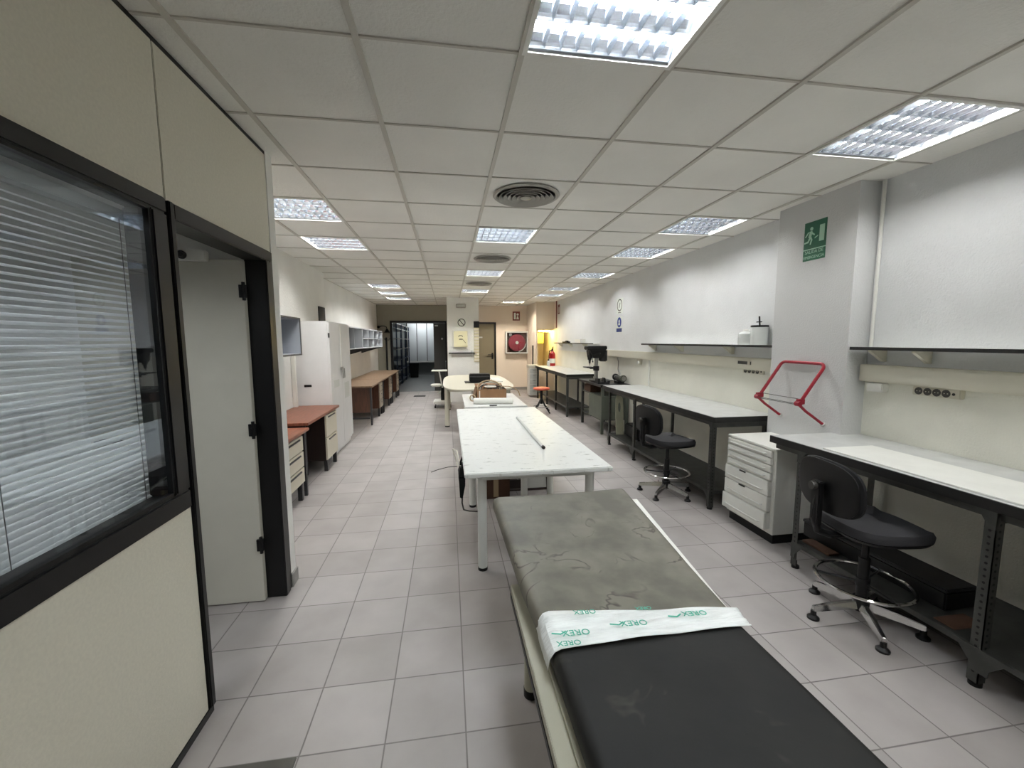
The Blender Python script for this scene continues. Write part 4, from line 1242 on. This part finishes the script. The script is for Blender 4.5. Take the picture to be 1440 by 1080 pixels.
# white trolley left of the meeting table
k = thing('trolley', (-.23, 9.85, 0), 'white trolley stand with a small tray top left of the meeting table', 'trolley')
B(-.40, 9.68, .848, -.04, 10.0, .872).build('tray', 'white_paint', k, bevel=.006)
MB().bar((-.23, 9.85, .85), (-.15, 9.85, .40), .045, .03).build('post', 'white_leg', k, bevel=.004)
mb = MB(); mb.lathe((-.30, 9.82, .52), [(.0, -.03), (.10, -.03), (.13, -.01), (.13, .015), (.10, .03), (.0, .035)], 24); mb.build('seat_pad', 'white_paint', k)
MB().bar((-.15, 9.85, .42), (-.26, 9.85, .30), .04, .03).build('lower_arm', 'white_leg', k, bevel=.004)
MB().cyl((-.15, 9.85, .15), (-.15, 9.85, .45), .05, 16).build('pedestal', 'black_plastic', k)
B(-.37, 9.6, .09, .05, 10.1, .16).build('base', 'white_paint', k, bevel=.02)
for x in (-.33, .02):
    for y in (9.64, 10.05):
        MB().cyl((x - .015, y, .03), (x + .015, y, .03), .03, 14).build('caster', 'black_plastic', k)
        
# ================================================================== LEFT SIDE
def wood_desk(label, ya, yb, x0, top, m='wood_red', ped=None, legs=(), drawers=3, panel=None, front='drawer_cream', xr=-1.944, knob=False, grp='wooden topped desks along the left wall'):
    r = thing('desk', ((x0 + xr) / 2, (ya + yb) / 2, 0), label, 'desk', grp)
    B(xr, ya, top - .03, x0, yb, top).build('desktop', m, r, bevel=.004)
    for x, y in legs:
        MB().box(x - .016, y - .016, 0, x + .016, y + .016, top - .03).build('leg', 'edge_dark', r, bevel=.003)
    if ped:
        pa, pb, z0 = ped
        B(xr + .03, pa, z0, x0 - .04, pb, top - .035).build('pedestal', 'wood_brown' if knob else 'wood_dark', r)
        h = (top - .05 - z0) / drawers
        for i in range(drawers):
            zz = z0 + .008 + h * i
            d = B(x0 - .045, pa + .01, zz, x0 - .022, pb - .01, zz + h - .012).build('drawer', front, r, bevel=.003)
            if knob:
                MB().cyl((x0 - .022, (pa + pb) / 2, zz + h * .6), (x0 - .004, (pa + pb) / 2, zz + h * .6), .012, 10).build('knob', 'steel', d)
            else:
                B(x0 - .024, pa + .10, zz + h - .045, x0 - .012, pb - .10, zz + h - .03).build('handle', 'edge_dark', d, bevel=.002)
        for y in (pa + .05, pb - .05):
            MB().box(x0 - .075, y - .02, 0, x0 - .035, y + .02, z0).build('foot', 'edge_dark', r)
    if panel:
        B(xr + .03, panel[0], panel[1], x0 - .05, panel[0] + .018, top - .03).build('side_panel', 'wood_brown', r)
        mb = MB(); mb.box(xr + .05, panel[0] - .185, .12, x0 - .06, panel[0] - .16, .15); mb.build('foot_rail', 'edge_dark', r)
    return r
wood_desk('reddish wooden desk nearest the white wall end, lower one with three cream drawers', 3.05, 4.36, -1.405, .692, ped=(3.72, 4.24, .17), legs=((-1.45, 4.315), (-1.90, 4.315), (-1.45, 3.1), (-1.90, 3.1)))
wood_desk('reddish wooden desk against the tall grey cupboard', 4.40, 5.625, -1.425, .728, ped=(5.08, 5.56, .135), legs=((-1.66, 4.98), (-1.90, 4.98)), drawers=2, panel=None)
o = B(-1.73, 4.42, .05, -1.71, 5.07, .69) if False else None
for i, (ya, yb, lab) in enumerate(((7.80, 9.22, 'brown wooden desk right behind the tall grey cupboard'), (9.24, 10.66, 'middle brown wooden desk of the row of three by the left wall'), (10.68, 12.10, 'brown wooden desk nearest the storeroom doorway'))):
    wood_desk(lab, ya, yb, -1.395, .735, m='wood_top', ped=(yb - .48, yb - .06, .17), legs=((-1.43, ya + .05), (-2.03, ya + .05), (-1.43, yb - .03)), panel=(ya + .22, .21), front='drawer_taupe', xr=-2.10 + .005, knob=True)

# tall cupboard
k = thing('cupboard', (-1.73, 6.2, 0), 'tall grey two-door metal cupboard on the left wall', 'cupboard')
B(-1.945, 5.645, .06, -1.54, 6.765, 1.812).build('body', 'cabinet_grey', k, bevel=.004)
B(-1.94, 5.66, 0, -1.555, 6.75, .06).build('plinth', 'cabinet_grey', k)
for a, b in ((5.652, 6.203), (6.207, 6.758)):
    d = B(-1.54, a, .10, -1.518, b, 1.795).build('door', 'cabinet_grey', k, bevel=.003)
    yh = 6.165 if a < 6 else 6.245
    mb = MB(); mb.tube([(-1.518, yh, 1.17), (-1.49, yh, 1.165), (-1.488, yh, 1.05), (-1.492, yh, 1.03)], .008, 8); mb.cyl((-1.52, yh, 1.17), (-1.505, yh, 1.17), .02, 12)
    mb.build('handle', 'steel', d)
    B(-1.519, (a + b) / 2 - .15, .93 if a < 6 else .72, -1.516, (a + b) / 2 + .12, 1.03 if a < 6 else .95).build('label_plate', 'label_grey', d)
for z in (.35, 1.6): B(-1.53, 5.64, z, -1.512, 5.655, z + .06).build('hinge', 'edge_dark', k)
B(-1.85, 5.641, .965, -1.76, 5.646, .995).build('sticker', 'black_plastic', k)
B(-1.519, 6.195, 1.17, -1.514, 6.215, 1.79).build('lock_strip', 'white_paint', k)
# open hutch
k = thing('wall_cubby', (-1.83, 4.5, 1.4), 'grey open wall box above the reddish desks', 'shelf box')
mb = MB()
mb.box(-1.95, 4.15, 1.395, -1.705, 5.17, 1.413); mb.box(-1.95, 4.15, 1.805, -1.705, 5.17, 1.822); mb.box(-1.95, 5.152, 1.413, -1.705, 5.17, 1.805); mb.box(-1.95, 4.15, 1.413, -1.705, 4.168, 1.805); mb.box(-1.95, 4.168, 1.413, -1.94, 5.152, 1.805)
mb.build('carcass', 'hutch_grey', k)
mb = MB()
mb.box(-1.705, 4.148, 1.393, -1.698, 5.172, 1.413); mb.box(-1.705, 4.148, 1.805, -1.698, 5.172, 1.824); mb.box(-1.705, 5.152, 1.413, -1.698, 5.172, 1.805); mb.box(-1.705, 4.148, 1.413, -1.698, 4.168, 1.805)
mb.build('edge_band', 'edge_dark', k)
o = MB().box(-1.945, 5.50, .70, -1.90, 5.545, 1.80).build('conduit_pipe', 'white_paint', origin=(-1.92, 5.52, .7)); tag(o, 'white vertical duct on the left wall beside the tall cupboard', 'pipe')
o = B(-1.95, 6.735, 1.845, -1.935, 7.045, 2.085).build('wall_vent', 'black_plastic', origin=(-1.94, 6.9, 1.85)); tag(o, 'black rectangular opening in the wall above the tall cupboard', 'vent')
# pigeonhole shelf
k = thing('pigeonhole_shelf', (-1.9, 9.5, 1.4), 'long grey pigeonhole shelf on the left wall over the brown desks', 'shelf')
xa, xb, ya, yb, za, zb = -2.095, -1.72, 7.35, 11.35, 1.405, 1.815
mb = MB(); mb.box(xa, ya, za, xb, yb, za + .018); mb.box(xa, ya, zb - .018, xb, yb, zb); mb.box(xa, ya, za, xa + .006, yb, zb)
mb.build('carcass', 'pigeon_grey', k)
for y in (7.35, 8.04, 8.76, 8.80, 9.43, 10.08, 10.73, 11.33):
    B(xa + .006, y, za + .018, xb, y + .018, zb - .018).build('divider', 'pigeon_grey', k)
B(xa + .006, 8.81, 1.60, xb, 11.3, 1.615).build('middle_shelf', 'pigeon_grey', k)
for y in (7.9, 9.2, 10.5): 
    mb = MB(); mb.prism([(xa, za), (xb + .1, za), (xa, za - .14)], 'Y', y, y + .012); mb.build('bracket', 'edge_dark', k)
# gooseneck lamp and post by the doorway
k = thing('gooseneck_lamp', (-1.8, 12.85, 1.9), 'black gooseneck wall lamp left of the storeroom doorway', 'lamp')
MB().tube([(-2.05, 12.86, 1.97), (-1.95, 12.78, 2.0), (-1.86, 12.74, 2.0), (-1.80, 12.72, 1.97), (-1.785, 12.72, 1.90)], .012, 8).build('arm', 'black_plastic', k)
MB().lathe((-1.785, 12.72, 1.80), [(.10, 0), (.075, .03), (.05, .07), (.02, .11), (.0, .115)], 20).build('shade', 'black_plastic', k)
MB().cyl((-2.05, 12.84, 1.97), (-2.05, 12.90, 1.97), .04, 14).build('wall_mount', 'black_plastic', k)
k = thing('coat_stand', (-1.80, 12.6, 0), 'slim black coat stand behind the brown desks', 'coat stand')
MB().cyl((-1.80, 12.62, .02), (-1.80, 12.62, 1.66), .028, 12).build('pole', 'black_plastic', k)
MB().lathe((-1.80, 12.62, 0), [(.0, 0), (.16, 0), (.15, .02), (.03, .03), (.0, .03)], 20).build('base', 'black_plastic', k)
for a in (0.2, 2.3, 4.4):
    MB().tube([(-1.80, 12.62, 1.60), (-1.80 + .06 * math.cos(a), 12.62 + .06 * math.sin(a), 1.58), (-1.80 + .10 * math.cos(a), 12.62 + .10 * math.sin(a), 1.63)], .008, 6).build('hook', 'black_plastic', k)

# ================================================================== FAR END
# column things
k = thing('no_smoking_sign', (.335, 10.59, 1.91), 'round prohibition sign on the white column', 'sign')
B(.225, 10.594, 1.905, .455, 10.599, 2.115).build('plate', 'sign_white', k)
mb = MB(); co, ci = circ(.338, 2.013, .098), circ(.338, 2.013, .080)
for j in range(28): mb.prism([co[j], co[(j + 1) % 28], ci[(j + 1) % 28], ci[j]], 'Y', 10.590, 10.594)
mb.prism([(.275, 2.075), (.29, 2.085), (.40, 1.955), (.387, 1.943)], 'Y', 10.590, 10.594)
mb.build('symbol', 'sign_black', k)
k = thing('key_cabinet', (.30, 10.55, 1.4), 'cream metal wall box on the white column', 'wall cabinet')
B(.14, 10.50, 1.40, .478, 10.598, 1.80).build('body', 'cream', k, bevel=.006)
B(.146, 10.492, 1.44, .472, 10.50, 1.795).build('door', 'cream', k, bevel=.004)
mb = MB(); mb.tube([(.25, 10.489, 1.66), (.28, 10.489, 1.685), (.33, 10.489, 1.685), (.36, 10.489, 1.66)], .008, 6); mb.box(.27, 10.489, 1.585, .35, 10.492, 1.605); mb.tube([(.35, 10.489, 1.60), (.40, 10.489, 1.54), (.43, 10.489, 1.50)], .005, 6)
mb.build('emblem', 'sign_black', k)
k = thing('column_shelf', (.33, 10.5, 1.24), 'narrow dark edged shelf on the white column under the cream box', 'shelf')
B(.005, 10.50, 1.235, .66, 10.598, 1.257).build('board', 'matte_black', k, bevel=.002)
for x in (.08, .58): MB().prism([(10.597, 1.235), (10.48, 1.235), (10.597, 1.14)], 'X', x, x + .01).build('bracket', 'white_paint', k)
MB().cyl((.60, 10.52, 1.257), (.60, 10.52, 1.31), .02, 12).build('peg', 'clear_plastic', k)
k = thing('emergency_light', (.325, 10.58, 2.37), 'grey emergency light high on the white column', 'light')
B(.205, 10.555, 2.375, .45, 10.598, 2.475).build('body', 'vent_grey', k, bevel=.01)
B(.225, 10.548, 2.40, .43, 10.556, 2.455).build('lens', 'label_grey', k, bevel=.003)
k = thing('card_rack', (.71, 10.58, 1.0), 'cream slotted card rack with black top on the right edge of the column', 'rack')
B(.645, 10.56, 1.02, .772, 10.598, 1.885).build('back', 'cream', k)
B(.64, 10.545, 1.885, .778, 10.598, 2.045).build('top_box', 'black_plastic', k, bevel=.003)
for i in range(11):
    mb = MB(); mb.prism([(10.56, 1.03 + i * .077), (10.54, 1.04 + i * .077), (10.545, 1.085 + i * .077), (10.56, 1.085 + i * .077)], 'X', .65, .768); mb.build('slot', 'drawer_cream', k)
# fire hose
k = thing('fire_hose_cabinet', (2.11, 12.9, 1.15), 'framed fire hose cabinet with a red reel on the beige wall', 'fire hose')
mb = MB(); y0_, y1_ = 12.74, 12.898
mb.box(1.762, y0_, 1.15, 1.80, y1_, 1.84); mb.box(2.43, y0_, 1.15, 2.468, y1_, 1.84); mb.box(1.80, y0_, 1.15, 2.43, y1_, 1.19); mb.box(1.80, y0_, 1.80, 2.43, y1_, 1.84)
mb.build('frame', 'label_grey', k, bevel=.004)
B(1.80, 12.885, 1.19, 2.43, 12.897, 1.80).build('back_panel', 'cardboard_dark', k)
rl = MB().lathe((2.115, 12.80, 1.49), [(.0, -.03), (.255, -.03), (.265, -.02), (.265, .06), (.0, .06)], 40, 'Y').build('reel', 'red_reel', k)
MB().lathe((2.115, 12.765, 1.49), [(.0, -.012), (.04, -.012), (.05, .0), (.05, .006)], 20, 'Y').build('hub', 'sign_white', rl)
for q in range(6):
    a = q * PI / 3
    MB().bar((2.115 + .06 * math.cos(a), 12.767, 1.49 + .06 * math.sin(a)), (2.115 + .24 * math.cos(a), 12.767, 1.49 + .24 * math.sin(a)), .012, .006, (0, 1, 0)).build('spoke', 'red_paint', rl)
MB().tube(arc((2.115, 12.76, 1.49), .28, -1.4, -.1, 12, 'XZ'), .014, 8).build('hose', 'label_grey', k)
mb = MB(); mb.cyl((1.87, 12.78, 1.74), (1.95, 12.78, 1.74), .03, 12); mb.lathe((1.91, 12.75, 1.74), [(.0, -.01), (.045, -.01), (.045, .01), (.0, .01)], 16, 'Y'); mb.build('valve', 'steel', k)
B(1.80, 12.744, 1.19, 2.43, 12.748, 1.80).build('glass_front', 'clear_glass', k)
k = thing('fire_hose_sign', (2.11, 12.89, 2.18), 'red fire hose sign on the beige wall above the hose cabinet', 'sign')
B(2.0, 12.892, 2.18, 2.23, 12.898, 2.46).build('plate', 'sign_red', k)
mb = MB(); mb.prism([(2.04, 2.22), (2.10, 2.22), (2.10, 2.42), (2.04, 2.42)], 'Y', 12.889, 12.892); mb.prism(circ(2.16, 2.37, .035), 'Y', 12.889, 12.892); mb.prism([(2.12, 2.22), (2.20, 2.22), (2.17, 2.32), (2.14, 2.32)], 'Y', 12.889, 12.892)
mb.build('symbol', 'sign_white', k)
# niche: yellow cabinet, lamp, pipe
k = thing('yellow_cabinet', (2.62, 12.3, 1.5), 'small yellow wall cabinet lit up in the niche at the far right', 'cabinet')
B(2.505, 12.05, 1.47, 2.80, 12.4, 1.77).build('body', 'yellow_cab', k, bevel=.006)
B(2.515, 12.035, 1.48, 2.79, 12.05, 1.76).build('door', 'yellow_cab', k, bevel=.004)
MB().cyl((2.76, 12.015, 1.53), (2.76, 12.035, 1.53), .012, 10).build('knob', 'steel', k)
k = thing('niche_light', (2.8, 11.75, 1.82), 'yellow glowing lamp under the top of the niche at the far right', 'lamp')
B(2.55, 11.66, 1.835, 2.93, 11.78, 1.858).build('housing', 'white_paint', k, bevel=.003)
MB().cyl((2.58, 11.72, 1.822), (2.90, 11.72, 1.822), .012, 10).build('tube', 'bulb_yellow', k)
o = MB().cyl((2.945, 11.14, 1.9), (2.945, 11.14, 2.63), .014, 10).build('conduit_pipe', 'sign_red', origin=(2.945, 11.14, 1.9)); tag(o, 'thin dark red pipe at the far end of the right wall', 'pipe')
k = thing('black_pole', (2.375, 11.56, 0), 'slim black pole standing behind the far white drawer unit by the yellow niche', 'pole')
MB().cyl((2.375, 11.56, .0), (2.375, 11.56, 1.42), .018, 12).build('pole', 'black_plastic', k)
MB().cyl((2.375, 11.56, 0), (2.375, 11.56, .02), .06, 18).build('base', 'black_plastic', k)
# extinguisher
k = thing('fire_extinguisher', (2.77, 10.9, .872), 'red fire extinguisher on the farthest workbench', 'fire extinguisher')
MB().lathe((2.77, 10.88, .873), [(.0, 0), (.078, 0), (.082, .01), (.082, .30), (.07, .35), (.035, .385), (.03, .41), (.0, .41)], 28).build('cylinder', 'red_glossy', k)
mb = MB(); mb.cyl((2.77, 10.88, 1.28), (2.77, 10.88, 1.33), .025, 12); mb.bar((2.77, 10.90, 1.33), (2.77, 10.78, 1.36), .022, .012); mb.bar((2.77, 10.90, 1.345), (2.77, 10.79, 1.39), .022, .012)
mb.build('valve', 'black_plastic', k, bevel=.003)
MB().tube([(2.75, 10.87, 1.30), (2.68, 10.83, 1.28), (2.66, 10.82, 1.15), (2.665, 10.82, .98)], .012, 8).build('hose', 'black_plastic', k)
MB().lathe((2.77, 10.88, .95), [(.0828, 0), (.0832, .01), (.0832, .11), (.0828, .12)], 28).build('label', 'sign_white', k)
k = thing('spray_bottle', (2.64, 10.8, .872), 'small pale bottle with dark cap left of the fire extinguisher', 'bottle')
MB().lathe((2.625, 10.72, .873), [(.0, 0), (.04, 0), (.042, .01), (.042, .12), (.02, .15), (.0, .15)], 18).build('body', 'clear_plastic', k)
MB().cyl((2.625, 10.72, 1.02), (2.625, 10.72, 1.06), .02, 12).build('cap', 'black_plastic', k)
k = thing('small_cabinet', (2.3, 11.35, 0), 'white drawer unit at the far end of the farthest workbench', 'cabinet')
B(2.19, 11.12, .05, 2.455, 11.44, .80).build('body', 'white_paint', k, bevel=.004)
for i in range(5): 
    d = B(2.20, 11.105, .07 + i * .145, 2.445, 11.12, .205 + i * .145).build('drawer', 'label_grey', k, bevel=.003)
    B(2.28, 11.10, .16 + i * .145, 2.36, 11.106, .175 + i * .145).build('handle', 'steel', d)
B(2.17, 11.10, .80, 2.455, 11.46, .885).build('top', 'offwhite', k, bevel=.003)
# red stool
k = thing('stool', (1.96, 8.75, 0), 'round red stool with black base beside the farthest workbench', 'stool')
MB().lathe((1.96, 8.62, .50), [(.0, 0), (.15, 0), (.175, .012), (.18, .03), (.17, .05), (.13, .058), (.0, .06)], 32).build('seat', 'red_seat', k)
MB().cyl((1.96, 8.62, .2), (1.96, 8.62, .50), .03, 14).build('column', 'black_plastic', k)
for q in range(4):
    a = .6 + q * PI / 2
    lg = MB().tube([(1.96 + .02 * math.cos(a), 8.62 + .02 * math.sin(a), .30), (1.96 + .10 * math.cos(a), 8.62 + .10 * math.sin(a), .17), (1.96 + .25 * math.cos(a), 8.62 + .25 * math.sin(a), .018)], .016, 8).build('leg', 'black_plastic', k)
MB().tube([(1.96 + .17 * math.cos(2 * PI * i / 28), 8.62 + .17 * math.sin(2 * PI * i / 28), .14) for i in range(28)], .009, 8, closed=True).build('foot_ring', 'steel', k)

# floor pieces
o = B(-.99, 11.72, 0, -.67, 12.0, .006).build('floor_drain', 'vent_dark', origin=(-.83, 11.86, 0)); tag(o, 'dark floor grate in front of the storeroom doorway', 'grate')
o = B(-1.0, .6, .0, -.59, 1.5, .008).build('floor_mat', 'mat_dark', bevel=.003, origin=(-.8, 1.05, 0)); tag(o, 'dark flat mat corner on the floor beside the beige partition', 'mat')

# storeroom contents
for i, (y, lab) in enumerate(((14.2, 'dark metal shelving rack just inside the storeroom doorway'), (15.7, 'dark metal shelving rack deeper in the storeroom, middle one'), (17.2, 'dark metal shelving rack at the back of the storeroom'))):
    k = thing('shelving_rack', (-2.0, y, 0), lab, 'shelving rack', 'racks in the storeroom')
    for x in (-2.4, -1.72):
        for yy in (y, y + 1.25):
            B(x, yy, 0, x + .04, yy + .04, 2.15).build('post', 'shelf_blue', k)
    for z in (.12, .5, .88, 1.26, 1.62, 1.95, 2.12):
        B(-2.4, y, z, -1.68, y + 1.29, z + .03).build('shelf', 'steel' if z > 1.0 else 'shelf_blue', k)
    B(-2.42, y, .1, -2.405, y + 1.29, 2.1).build('back_panel', 'shelf_dark', k)
o = B(-1.85, 19.05, .66, -.04, 19.09, 2.36).build('backing_board', 'black_edge', origin=(-.95, 19.07, .66)); tag(o, 'black backing showing as dark gaps between the white storeroom panels', 'board')
for i, (x, w) in enumerate(((-1.80, .395), (-1.375, .41), (-.935, .42))):
    o = B(x, 19.0, .66, x + w, 19.04, 2.33).build('wall_panel', 'whiteboard', bevel=.004, origin=(x + w / 2, 19.02, .66))
    tag(o, ('tall white panel on the storeroom back wall, next to the racks', 'tall white panel in the middle of the storeroom back wall', 'tall white panel on the storeroom back wall, next to the dark door')[i], 'panel', 'white panels in the storeroom')
o = B(-1.85, 18.98, .60, -.04, 19.06, .655).build('ledge', 'white_paint', origin=(-.9, 19.0, .6)); tag(o, 'thin white ledge under the storeroom panels', 'ledge')
k = thing('waste_bin', (-1.45, 18.2, 0), 'dark bin against the storeroom back wall', 'bin')
MB().loft([[(-1.62, 18.0, 0), (-1.30, 18.0, 0), (-1.30, 18.35, 0), (-1.62, 18.35, 0)], [(-1.66, 17.96, .62), (-1.26, 17.96, .62), (-1.26, 18.39, .62), (-1.66, 18.39, .62)]]).build('body', 'shelf_dark', k)
MB().box(-1.67, 17.95, .60, -1.25, 18.40, .63).build('rim', 'edge_dark', k, bevel=.005)
sl = thing('added_strip_light', (-1.05, 18.22, 2.6), 'added unseen strip light on the storeroom ceiling, brightening the white panels', 'ceiling light')  # added near the back wall so the white panels come out bright
B(-1.7, 18.15, 2.56, -.4, 18.3, 2.62).build('housing', 'white_paint', sl)
MB().cyl((-1.65, 18.22, 2.545), (-.45, 18.22, 2.545), .016, 8).build('tube', 'tube_store', sl)
